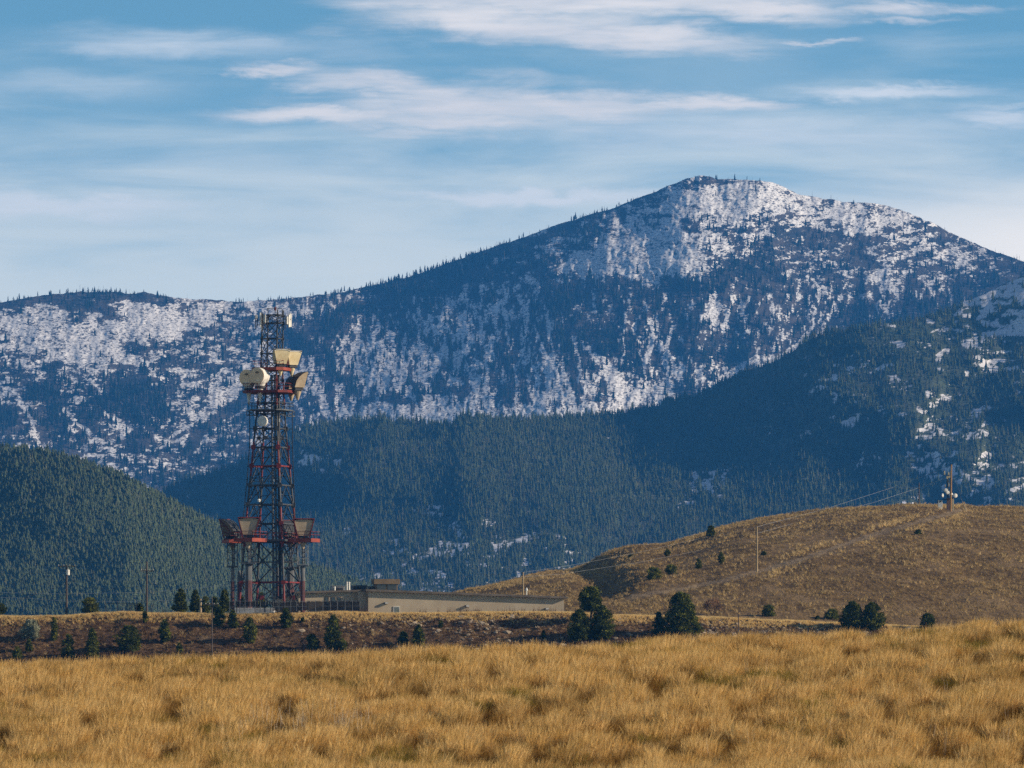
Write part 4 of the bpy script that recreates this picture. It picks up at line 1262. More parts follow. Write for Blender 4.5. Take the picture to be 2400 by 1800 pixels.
# ------------------------------------------------------------------ poles and wires
def pole(px, base, top, y, r, mat, label, arm=None, extra=None, lean=0.0, name='utility_pole'):
    b = P(px, base, y); h = (base - top) / F * y
    o = empty(name, b)
    tag(o, label, 'pole')
    sh = MB().lathe([(r, -1.2), (r, 0), (r * 0.72, h)], n=10)
    sh.v = [(x + lean * max(0, z), yy, z) for x, yy, z in sh.v]
    sh.build('shaft', mat, o)
    if arm:
        x0, x1, py = arm
        z = (base - py) / F * y
        MB().box((x0 - px) / F * y, (x1 - px) / F * y, -r - 0.13, -r * 0.6, z - 0.07, z + 0.07).build('crossarm', mat, o)
        for t in (0.04, 0.33, 0.67, 0.96):
            x = ((x0 - px) + (x1 - x0) * t) / F * y
            MB().lathe([(0.05, z + 0.072), (0.075, z + 0.13), (0.04, z + 0.25)], c=(x, -r - 0.06, 0), n=8).build('insulator', WHITE if False else STEEL_L, o)
        br = MB(); a = 0.33 * (x1 - x0) / F * y
        br.bar((-a, -r - 0.06, z), (0, -r - .02, z - a * 0.8), 0.05).bar((a, -r - 0.06, z), (0, -r - .02, z - a * 0.8), 0.05)
        br.build('brace', STEEL, o)
    if extra == 'transformer':
        z = (base - 1342) / F * y
        t = MB().lathe([(0.26, -0.42), (0.28, -0.38), (0.28, 0.38), (0.22, 0.46)], c=(0.24, -0.34, z), n=16).build('transformer', WHITE, o)
        MB().lathe([(0.05, 0.46), (0.06, 0.7)], c=(0.24, -0.34, z), n=8).build('bushing', STEEL_L, t)
        MB().bar((0.22, -.2, z + .2), (0, 0, z + .2), .1).build('bracket', STEEL, t)
    return o
pole(156, 1440, 1325, 925, 0.20, WOOD, 'dark wooden utility pole with a wide crossarm and white transformer', (136, 177, 1327), 'transformer')
pole(344, 1438, 1316, 925, 0.19, WOOD, 'dark wooden utility pole whose crossarm sits below its top', (330, 361, 1338))
pole(470, 1438, 1403, 916, 0.22, WOOD_L, 'short thick pale wooden post before the conifers left of the tower', name='post')
pole(497, 1527, 1399, 884, 0.10, WOOD, 'slender weathered pole standing on the dark bank with a short crossarm', (481, 512, 1417))
pole(1226, 1412, 1341, 960, 0.17, WOOD_L, 'pale wooden pole rising behind the right end of the building')
hd = lambda px, py: next((y for y in np.arange(Y_PLAT, Y_HILL, 1.0) if HZ - float(ground_z(px, y)) / y * F <= py), Y_HILL)
Y1774 = hd(1774, 1343); Y2154 = 1296.0; Y2229 = hd(2229, 1200)
pole(1774, 1344, 1234, Y1774, 0.17, WOOD_L, 'tall thin pale pole half way up the dry hill', lean=0.004)
pole(2154, 1194, 1131, Y2154, 0.16, WOOD, 'dark pole with an attached conduit left of the hilltop mast', extra=None)
pole(2228, 1201, 1089, Y2229, 0.22, surf_mat('orange_brown_pole', (0.22, 0.12, 0.05), (0.32, 0.19, 0.08), 2.0, .8, .1, stretch=(6, 6, .4)), 'tall orange brown wooden pole on the hilltop before the dishes', lean=0.016)
pole(1731, 1490, 1440, 898, 0.09, WOOD, 'short weathered stake on the rubble bank right of the big pine', name='stake')

def wire(pts, label, r=0.03, mat=None, sag=0.0):
    full = []
    for a, b in zip(pts[:-1], pts[1:]):
        n = 14
        for i in range(n):
            t = i / n; p = Vector(a).lerp(Vector(b), t); p.z -= sag * 4 * t * (1 - t) * (Vector(b) - Vector(a)).length / 100.0
            full.append(p)
    full.append(Vector(pts[-1]))
    mb = MB().poly(full, 4, r)
    o = mb.build('power_line', mat or WIRE); tag(o, label, 'wire')
wire([P(-200, 1384, 1000), P(156, 1392, 1000), P(344, 1388, 1000), P(540, 1371, 1000), P(715, 1363, 990), P(875, 1363, 985), P(1052, 1354, 975), P(1226, 1341.5, 960)], 'pale overhead wire, the upper one of two running behind the tower', sag=0.0)
wire([P(-200, 1394, 990), P(60, 1402, 990), P(160, 1409, 990), P(300, 1410, 990), P(420, 1406, 990), P(540, 1400, 990), P(720, 1392, 985), P(980, 1386, 980), P(1080, 1377, 970), P(1226, 1352, 960)], 'pale overhead wire, the lower one of two running behind the tower')
wire([P(1226, 1341.5, 960), P(1293, 1332, 985), P(1360, 1321, 1010), P(1500, 1294, 1070), P(1640, 1262, 1130), P(1774, 1234.5, Y1774)], 'upper wire climbing from the building to the thin hillside pole', 0.012)
wire([P(1226, 1352, 960), P(1319, 1345, 990), P(1498, 1318, 1060), P(1650, 1288, 1120), P(1774, 1250, Y1774)], 'lower wire climbing from the building to the thin hillside pole', 0.012)
wire([P(1774, 1234.5, Y1774), P(1940, 1191, 1240), P(2100, 1140, 1270), P(2230, 1091, Y2229)], 'upper wire from the thin hillside pole to the hilltop mast', 0.018)
wire([P(1774, 1250, Y1774), P(1900, 1216, 1230), P(2050, 1177, 1262), P(2154, 1143, Y2154), P(2218, 1120, Y2229 + 5)], 'lower wire from the thin hillside pole past the dark pole', 0.018)
wire([P(158, 1370, 925), P(200, 1376, 925), P(250, 1380, 925), P(300, 1378, 925), P(344, 1371, 925)], 'thin dark cable sagging between the two wooden utility poles', 0.02, DARK)
wire([P(155, 1369, 925), P(100, 1388, 910), P(40, 1405, 900)], 'thin dark guy cable running left from the transformer pole', 0.016, DARK)

# ------------------------------------------------------------------ hilltop radio site
YS = Y2229 + 6
def H(px, py, y=None): return P(px, py, y or YS)
k = YS / F
root = empty('equipment_shelter', H(2227, 1192)); tag(root, 'small reddish brown equipment shelter on the hilltop', 'shelter')
MB().box(-7 * k, 5 * k, 0, 1.6, -0.8, 24 * k).build('wall', surf_mat('red_brown_siding', (0.13, 0.075, 0.06), (0.18, 0.11, 0.09)), root)
MB().box(-9 * k, 9 * k, -0.2, 1.8, 24 * k + .002, 25.6 * k).build('roof', DARK, root)
MB().box(5 * k + .003, 9 * k, 0.1, 1.5, -0.8, 23 * k).build('side_panel', CREAM, root)
cb = empty('equipment_cabinet', H(2204, 1190)); tag(cb, 'small white equipment cabinet left of the hilltop shelter', 'cabinet')
MB().box(-5 * k, 5 * k, 0, 0.9, -0.9, 17 * k).build('casing', WHITE, cb, bevel=0.03)
MB().box(-2.4 * k, 2.4 * k, -0.04, -0.005, 13 * k, 16 * k).build('vent', DARK, cb)
MB().tube((-6.5 * k, 0.3, 11 * k), (-6.5 * k, 0.3, 17 * k), 0.09).tube((-6.5 * k, .3, 17 * k), (16 * k, .3, 19.5 * k), 0.07).build('conduit', DARK, cb)
ms = empty('antenna_mast', H(2221, 1196)); tag(ms, 'thin dark steel mast behind the orange brown pole carrying small panels and dishes', 'mast')
MB().tube((0, 0.5, -0.5), (0, .5, 80 * k), 0.09).tube((2.5 * k, 0.5, 0), (2.5 * k, 0.5, 85 * k), 0.05).build('shaft', DARK, ms)
for z, x0, x1 in ((82, -9, 7), (50, -5, 4), (42, -8, 4), (34, -9, 12), (36, 4, 18), (68, -3, 7)): MB().bar((x0 * k, .5, z * k), (x1 * k, .5, z * k), 0.09).build('arm', STEEL, ms)
for x, z, h, w in ((-7, 88, 7, 1.2), (2.5, 86, 5, .9), (8, 88, 7, 1.4), (-1, 77, 5, 1.3), (3, 78, 4, 1.4), (7, 79, 4, 1.5), (-5.5, 58, 4, .6), (3, 60, 7, .6)):
    MB().box((x - w * 1.2) * k, (x + w * 1.2) * k, 0.2, 0.42, (z - h / 1.6) * k, (z + h / 1.6) * k).build('panel_antenna', CREAM, ms, bevel=0.02)
for x, z, r, az in ((-3.5, 47, 4.6, 170), (0.8, 42, 4.2, 160), (-10, 35, 4.6, 120), (9.5, 36, 4.8, 150), (19, 34.5, 4.8, 160)):
    o = empty('dish_antenna', (x * k, 0.2, z * k), -radians(az)); o.parent = ms
    MB().lathe([(r * k * .3, -0.45), (r * k, -0.25), (r * k, -0.02)], axis=(0, 1, 0), n=20).build('shroud', WHITE, o)
    MB().lathe([(r * k * .98, -0.018), (r * k * .6, 0.03), (0.03, 0.05)], axis=(0, 1, 0), n=20).build('radome', WHITE, o)
gy = empty('guy_stand', H(2262, 1196)); tag(gy, 'leaning wooden guy anchor with thin stays right of the hilltop dishes', 'guy anchor')
MB().tube((3 * k, 0, -0.4), (-6 * k, 0, 20 * k), 0.1).tube((4.5 * k, 0.2, -0.4), (-2 * k, .2, 20 * k), 0.09).build('strut', WOOD_L, gy)
MB().tube((-6 * k, 0, 20 * k), (-22 * k, 0, 72 * k), 0.02, n=4).tube((-6 * k, 0, 20 * k), (-12 * k, 0, 32 * k), 0.02, n=4).build('stay', WIRE, gy)

# ------------------------------------------------------------------ chain link gate and dead branches left of the tower
gt = empty('wire_gate', P(247, 1438, 935)); tag(gt, 'faint wire mesh gate frame between the two utility poles', 'gate')
k9 = 935 / F
fr = MB()
for x in (0, 28, 41, 58, 73): fr.tube((x * k9, 0, -0.3), (x * k9, 0, (25 if x != 28 else 30) * k9), 0.045)
for z in (24, 3): fr.tube((0, 0, z * k9), (73 * k9, 0, z * k9), 0.03)
fr.tube((73 * k9, 0, 22 * k9), (78 * k9, 0, 29 * k9), 0.03)
fr.build('frame', DARK, gt)
me_ = MB()
for i in range(0, 33, 1):
    x = 41 + i
    me_.bar((x * k9, 0, 3 * k9), (min(73, x + 9) * k9, 0, min(24, 3 + 21 * min(1, (73 - x) / 9.0)) * k9), 0.012)
    me_.bar((x * k9, 0.02, 24 * k9), (min(73, x + 9) * k9, 0.02, max(3, 24 - 21 * min(1, (73 - x) / 9.0)) * k9), 0.012)
me_.build('mesh', DARK, gt)
for px, h, lab in ((356, 20, 'bare pale dead sapling leaning right of the second utility pole'), (374, 13, 'low bare dead branches left of the dark conifers')):
    rr = random.Random(px); b = P(px, 1438, 920); mb = MB()
    def tw(p, d, l, r, n):
        q = p + d * l; mb.tube(p, q, r, r * .6, n=5)
        if n:
            for i in range(3):
                dd = (d + Vector((rr.uniform(-.8, .8), rr.uniform(-.5, .5), rr.uniform(-.1, .4)))).normalized(); tw(p.lerp(q, rr.uniform(.4, 1)), dd, l * .62, r * .55, n - 1)
    tw(Vector((0, 0, -0.2)), Vector((-.12, 0, 1)).normalized() if px == 356 else Vector((.7, 0, .6)).normalized(), h / F * 920 * (.75 if px == 356 else .9), 0.055, 3)
    o = mb.build('dead_branch', WOOD_L, None, b); tag(o, lab, 'dead branches')

# ------------------------------------------------------------------ grass
def mat_straw(name, c1, c2, c3, trans=0.35):
    m, nt = new_mat(name)
    r = nt.n('ShaderNodeObjectInfo').outputs['Random']
    t = nt.n('ShaderNodeAttribute', attribute_name='tint', attribute_type='INSTANCER').outputs['Fac']
    col = nt.mix(nt.ss(r, 0.0, 1.0), rgb(*c1), rgb(*c2))
    col = nt.mix(t, col, rgb(*c3))
    d = nt.n('ShaderNodeBsdfDiffuse', {'Color': col})
    tr = nt.n('ShaderNodeBsdfTranslucent', {'Color': col})
    mx = nt.n('ShaderNodeMixShader', {0: trans, 1: d.outputs[0], 2: tr.outputs[0]})
    o = nt.n('ShaderNodeOutputMaterial')
    nt.link(mx.outputs[0], o.inputs['Surface'])
    return m

def tuft(name, mat, nbl, h, spread, w, lean=0.12, seed=0, plume=0.0, segs=3):
    """one bunch of arching grass blades"""
    rr = random.Random(seed)
    vs, fs = [], []
    for i in range(nbl):
        a = rr.uniform(0, 2 * pi); r0 = spread * 0.35 * sqrt(rr.random())
        bx, by = cos(a) * r0, sin(a) * r0
        hh = h * rr.uniform(0.55, 1.12)
        out = spread * rr.uniform(0.15, 1.0)
        oa = a + rr.uniform(-0.7, 0.7)
        dx, dy = cos(oa) * out + lean * hh, sin(oa) * out
        wa = rr.uniform(0, pi); ux, uy = cos(wa) * w / 2, sin(wa) * w / 2
        b0 = len(vs)
        for s in range(segs + 1):
            t = s / segs
            k = 1.0 - 0.8 * t
            if plume and t > 0.6 and t < 0.95: k = 1.0 + plume
            x = bx + dx * t ** 1.8; y = by + dy * t ** 1.8; z = -0.05 + hh * (t - 0.12 * t * t * (out / spread))
            vs += [(x - ux * k, y - uy * k, z), (x + ux * k, y + uy * k, z)]
        for s in range(segs):
            q = b0 + 2 * s
            fs.append((q, q + 1, q + 3, q + 2))
    me = bpy.data.meshes.new(name); me.from_pydata(vs, [], fs); me.materials.append(mat)
    return me

STRAW = mat_straw('golden_straw', (0.52, 0.31, 0.092), (0.73, 0.50, 0.215), (0.20, 0.105, 0.028))
OLIVE = mat_straw('olive_brush', (0.20, 0.15, 0.03), (0.30, 0.21, 0.04), (0.12, 0.10, 0.03), 0.25)
PALE = mat_straw('pale_weed', (0.46, 0.37, 0.26), (0.58, 0.48, 0.35), (0.4, 0.3, 0.2), 0.2)
HSTRAW = mat_straw('hill_straw', (0.48, 0.325, 0.135), (0.68, 0.495, 0.23), (0.17, 0.115, 0.05), 0.3)
BRUSH = mat_straw('dark_brush', (0.11, 0.062, 0.034), (0.18, 0.11, 0.06), (0.075, 0.048, 0.028), 0.2)

def on_field(N, y0, y1, seed, margin=0.22):
    r = np.random.default_rng(seed)
    y = np.sqrt(r.random(N) * (y1 ** 2 - y0 ** 2) + y0 ** 2)
    u = r.uniform(-(1 + margin), 1 + margin, N) * 1200
    px = 1200 + u
    X = u / F * y
    return px, y, X, ground_z(px, y), r

px, y, X, z, r = on_field(74000, 98, 144, 1)
# the field goes on to both sides, thinner where the photo does not look
NO = 70000
yo = r.uniform(96, 144, NO); Xo = r.uniform(-46, 46, NO)
out = np.abs(Xo) > 1.2 * 1200 / F * yo
yo, Xo = yo[out], Xo[out]; po = 1200 + Xo / yo * F
px = np.concatenate([px, po]); y = np.concatenate([y, yo]); X = np.concatenate([X, Xo]); z = np.concatenate([z, ground_z(po, yo)])
cl = rank01(fbm(X / 0.5, y / 1.5, 201, 3, 0.55))
big = rank01(fbm(X / 2.6, y / 5.0, 203, 3, 0.5))
hgt = 0.56 + 0.50 * sstep(cl, 0.22, 0.8) + 0.22 * big
keep = r.random(len(px)) < 0.36 + 0.64 * sstep(cl + 0.35 * (big - 0.5), 0.20, 0.50)
px, y, X, z, hgt, cl, big = [a[keep] for a in (px, y, X, z, hgt, cl, big)]
n = len(px)
sc = hgt * r.uniform(0.72, 1.25, n)
ct = rank01(fbm(X / 0.9, y / 2.4, 207, 2, 0.5))
tint = np.clip(0.85 - 1.25 * sstep(cl, 0.2, 0.62) + 0.75 * sstep(ct, 0.55, 0.95) + r.normal(0, 0.16, n), 0, 1)
TUFTS = [tuft('tuft_%d' % i, STRAW, 30, 0.40, 0.17, 0.0075, lean=0.06 + 0.05 * (i % 3), seed=300 + i, plume=0.5 if i % 2 else 0.0) for i in range(7)]
scatter('field_grass', np.stack([X, y, z], -1), sc, r.normal(0.25, 0.8, n), r.integers(0, 7, n), TUFTS, 'tall golden dry grass covering the foreground field', 'grass', tint)

px, y, X, z, r = on_field(12000, 98, 142, 2)
sp = fbm(X / 1.9, y / 4.0, 211, 3, 0.5); fine = fbm(X / .6, y / 1.5, 213, 2)
keep = (sp > 0.575) & (fine > 0.5)
px, y, X, z = [a[keep] for a in (px, y, X, z)]
n = len(px)
OL = [tuft('olive_%d' % i, OLIVE, 60, 0.40, 0.30, 0.014, lean=0.03, seed=330 + i, segs=2) for i in range(4)]
scatter('field_brush', np.stack([X, y, z], -1), r.uniform(0.7, 1.2, n), r.uniform(0, 6.28, n), r.integers(0, 4, n), OL, 'low olive brown brush in the gaps of the golden grass', 'brush', r.random(n) * .6)

# pale weathered weed stalks in the left centre of the field and single ones elsewhere
def at_px(pxs, pys):
    """ground distance along those photo directions"""
    ys = np.linspace(98, 140, 400)
    out = []
    for a, b in zip(pxs, pys):
        v = HZ - ground_z(np.full(400, a), ys) / ys * F
        i = np.argmax(v <= b) if (v <= b).any() else 399
        out.append(ys[i])
    return np.array(out)
r = np.random.default_rng(77)
wx = np.concatenate([r.uniform(570, 880, 110), r.uniform(700, 830, 50), r.uniform(0, 2400, 60)]); wy = np.concatenate([r.uniform(1700, 1750, 110), r.uniform(1722, 1742, 50), r.uniform(1600, 1800, 60)])
yy = at_px(wx, wy); zz = ground_z(wx, yy)
WE = [tuft('weed_%d' % i, PALE, 3, 0.62, 0.10, 0.011, lean=0.06, seed=360 + i, segs=3) for i in range(4)]
scatter('pale_weeds', np.stack([(wx - 1200) / F * yy, yy, zz], -1), r.uniform(0.6, 1.15, len(wx)), r.uniform(0, 6.28, len(wx)), r.integers(0, 4, len(wx)), WE, 'pale bleached weed stalks standing in the golden grass', 'weeds')

# grass and brush on the bank, its golden top and the hill
r = np.random.default_rng(31)
N = 24000
y = r.uniform(902, 916, N); y[: N // 3] = r.uniform(903, 908, N // 3); px = r.uniform(-160, 2560, N); X = (px - 1200) / F * y; z = ground_z(px, y)
patch = fbm(X / 6.0, y / 6.0, 221, 3)
keep = r.random(N) < 0.65 + 0.35 * sstep(patch, 0.4, 0.55)
px, y, X, z = [a[keep] for a in (px, y, X, z)]; n = len(px)
BSTRAW = mat_straw('sunlit_straw', (0.70, 0.49, 0.19), (0.86, 0.65, 0.31), (0.30, 0.18, 0.06), 0.5)  # lighter straw copy, sunlight on the bank top put into its colour
HT = [tuft('hill_tuft_%d' % i, BSTRAW, 22, 0.5, 0.26, 0.03, lean=0.08, seed=400 + i, segs=2) for i in range(4)]
left = sstep(px, 900, 500)
scatter('bank_top_grass', np.stack([X, y, z], -1), r.uniform(0.5, 1.0, n), r.uniform(-1, 1, n), r.integers(0, 4, n), HT, 'golden dry grass along the top of the bank before the building', 'grass', np.clip(r.normal(0.0, 0.2, n) + 0.35 * left * (r.random(n) < .5), 0, 1))

N = 15000
y = r.uniform(880.5, 905, N); px = r.uniform(-160, 2560, N); X = (px - 1200) / F * y; z = ground_z(px, y)
patch = fbm(X / 4.0, y / 4.0, 225, 4); n = N
kind = r.random(N) + (patch - 0.5) * 1.2
BT = [tuft('brush_%d' % i, BRUSH, 26, 0.55, 0.34, 0.03, lean=0.02, seed=420 + i, segs=2) for i in range(4)] + [tuft('bank_tuft_%d' % i, HSTRAW, 20, 0.42, 0.28, 0.03, lean=0.08, seed=430 + i, segs=2) for i in range(3)]
up = sstep(y, 893, 904)
vid = np.where(kind + 0.30 * up > 0.80, r.integers(4, 7, N), r.integers(0, 4, N))
scatter('bank_brush', np.stack([X, y, z], -1), r.lognormal(-0.35, 0.35, N), r.uniform(0, 6.28, N), vid, BT, 'dark low brush and dry tufts over the earth bank', 'brush', np.clip(r.normal(.35, .3, N), 0, 1))

# rubble on the bank
def rock_mesh(name, mat, seed):
    rr = random.Random(seed)
    import bmesh
    bm = bmesh.new(); bmesh.ops.create_icosphere(bm, subdivisions=1, radius=0.5)
    for v in bm.verts:
        v.co *= rr.uniform(0.65, 1.15); v.co.z *= 0.65; v.co.x *= 1.15
    me = bpy.data.meshes.new(name); bm.to_mesh(me); bm.free(); me.materials.append(mat); return me
m_, nt_ = new_mat('rubble_stone')
rn_ = nt_.n('ShaderNodeObjectInfo').outputs['Random']
out_bsdf(nt_, nt_.mix(rn_, rgb(0.13, 0.10, 0.075), rgb(0.34, 0.27, 0.19)), 0.9, 0.1)
RK = [rock_mesh('rock_%d' % i, m_, i) for i in range(5)]
N = 9000
y = r.uniform(881, 905, N); px = r.uniform(700, 2300, N); X = (px - 1200) / F * y; z = ground_z(px, y)
pr = np.exp(-((px - 1080) / 150) ** 2) * sstep(y, 894, 901) + np.exp(-((px - 1290) / 110) ** 2) * sstep(y, 895, 889) + 1.2 * np.exp(-((px - 1680) / 70) ** 2) + 1.2 * np.exp(-((px - 1930) / 90) ** 2) * sstep(y, 888, 894) + 0.12
keep = r.random(N) < pr * (0.35 + sstep(fbm(X / 2.5, y / 2.5, 229, 3), .4, .6)) * 0.8
px, y, X, z = [a[keep] for a in (px, y, X, z)]; n = len(px)
scatter('bank_rubble', np.stack([X, y, z + .03], -1), r.lognormal(-0.85, 0.42, n), r.uniform(0, 6.28, n), r.integers(0, 5, n), RK, 'pale broken stones strewn over the bank below the building', 'rubble', None, r.uniform(-.4, .4, n))

N = 100000
r = np.random.default_rng(37)
y = 963 + (1345 - 963) * r.random(N) ** 0.9; px = r.uniform(1040, 2560, N); X = (px - 1200) / F * y; z = ground_z(px, y)
patch = fbm(X / 7.0, y / 14.0, 231, 4, 0.55); p2 = fbm(X / 1.6, y / 3.0, 233, 3, 0.5)
pyy = HZ - z / y * F
td = poly_dist(px, pyy, TRACK)
keep = (r.random(N) < 0.12 + 0.88 * sstep(patch, 0.40, 0.60) * sstep(p2, 0.34, 0.58)) & (td + r.normal(0, 2.5, N) > 8)
edge = np.exp(-((td - 13) / 7.0) ** 2) * (px > 1800)
px, y, X, z, patch, edge = [a[keep] for a in (px, y, X, z, patch, edge)]; n = len(px)
HH = [tuft('dry_tuft_%d' % i, HSTRAW, 18, 0.5, 0.34, 0.045, lean=0.06, seed=450 + i, segs=2) for i in range(4)]
crest = sstep(y, 1262, 1300)  # tufts tinted paler toward the crest, its sunlit rim put into the colour
scatter('hill_grass', np.stack([X, y, z], -1), r.lognormal(-0.42, 0.33, n) * (1 + 0.35 * edge), r.uniform(-1.2, 1.2, n), r.integers(0, 4, n), HH, 'dry tan bunch grass over the rounded hill', 'grass', np.clip(r.normal(0.42, 0.35, n) - 0.8 * edge - 0.6 * crest, 0, 1))

# dead weed stalks before the building wall
r = np.random.default_rng(41)
wx = np.concatenate([r.uniform(975, 1000, 14), r.uniform(1046, 1100, 60), r.uniform(1100, 1130, 30), r.uniform(1150, 1325, 70), r.uniform(825, 862, 26), r.uniform(1026, 1030, 8)])
yw = 911 + r.uniform(-1, 0.4, len(wx)); zw = ground_z(wx, yw)
WD = [tuft('stalk_%d' % i, BRUSH, 5, 1.0, 0.18, 0.05, lean=0.02, seed=470 + i, segs=2) for i in range(3)]
scatter('wall_weeds', np.stack([(wx - 1200) / F * yw, yw, zw], -1), r.uniform(0.7, 1.3, len(wx)), r.uniform(0, 6, len(wx)), r.integers(0, 3, len(wx)), WD, 'dead brown weed stalks standing along the building wall', 'weeds')

# ------------------------------------------------------------------ trees and shrubs
def mat_leaf(name, c1, c2, c3):
    m, nt = new_mat(name)
    oc = nt.n('ShaderNodeTexCoord').outputs['Object']
    a = nt.n('ShaderNodeAttribute', attribute_name='clump', attribute_type='GEOMETRY').outputs['Fac']
    col = nt.mix(nt.ss(nt.noise(oc, 1.2, 3), 0.35, 0.65), rgb(*c1), rgb(*c2))
    col = nt.mix(nt.ss(a, 0.55, 1.0), col, rgb(*c3))
    d = nt.n('ShaderNodeBsdfDiffuse', {'Color': col})
    t = nt.n('ShaderNodeBsdfTranslucent', {'Color': col})
    mx = nt.n('ShaderNodeMixShader', {0: 0.2, 1: d.outputs[0], 2: t.outputs[0]})
    o = nt.n('ShaderNodeOutputMaterial'); nt.link(mx.outputs[0], o.inputs['Surface'])
    return m
PINE = mat_leaf('pine_needles', (0.026, 0.034, 0.008), (0.062, 0.076, 0.014), (0.165, 0.17, 0.03))
PINE_L = mat_leaf('light_pine_needles', (0.055, 0.064, 0.014), (0.105, 0.115, 0.022), (0.20, 0.195, 0.04))
SAGE = mat_leaf('grey_sage_leaves', (0.17, 0.19, 0.13), (0.24, 0.25, 0.17), (0.33, 0.33, 0.22))
TWIG = mat_leaf('bare_twigs', (0.16, 0.085, 0.05), (0.22, 0.12, 0.07), (0.28, 0.17, 0.10))
BARK = surf_mat('tree_bark', (0.04, 0.03, 0.022), (0.09, 0.068, 0.05), 3.0, .9, .1, stretch=(4, 4, 1))

def leaf_cloud(clumps, per, size, rr):
    """clumps: (centre, radii) ; many small two-sided needle sprays in each"""
    vs, fs, cl = [], [], []
    for (c, rad) in clumps:
        tone = rr.random()
        for i in range(per):
            while True:
                p = Vector((rr.uniform(-1, 1), rr.uniform(-1, 1), rr.uniform(-1, 1)))
                if p.length <= 1: break
            if p.length < 0.45: p *= 1.6
            p = Vector((c[0] + p.x * rad[0], c[1] + p.y * rad[1], c[2] + p.z * rad[2]))
            d = Vector((rr.gauss(0, 1), rr.gauss(0, 1), rr.gauss(0.35, 0.8))).normalized()
            s = d.cross(Vector((rr.gauss(0, 1), rr.gauss(0, 1), rr.gauss(0, 1)))).normalized()
            L = size * rr.uniform(0.7, 1.4); w = L * 0.26
            b = len(vs)
            vs += [tuple(p - s * w), tuple(p + s * w), tuple(p + d * L + s * w * .3), tuple(p + d * L - s * w * .3)]
            fs.append((b, b + 1, b + 2, b + 3)); cl += [tone] * 4
    return vs, fs, cl

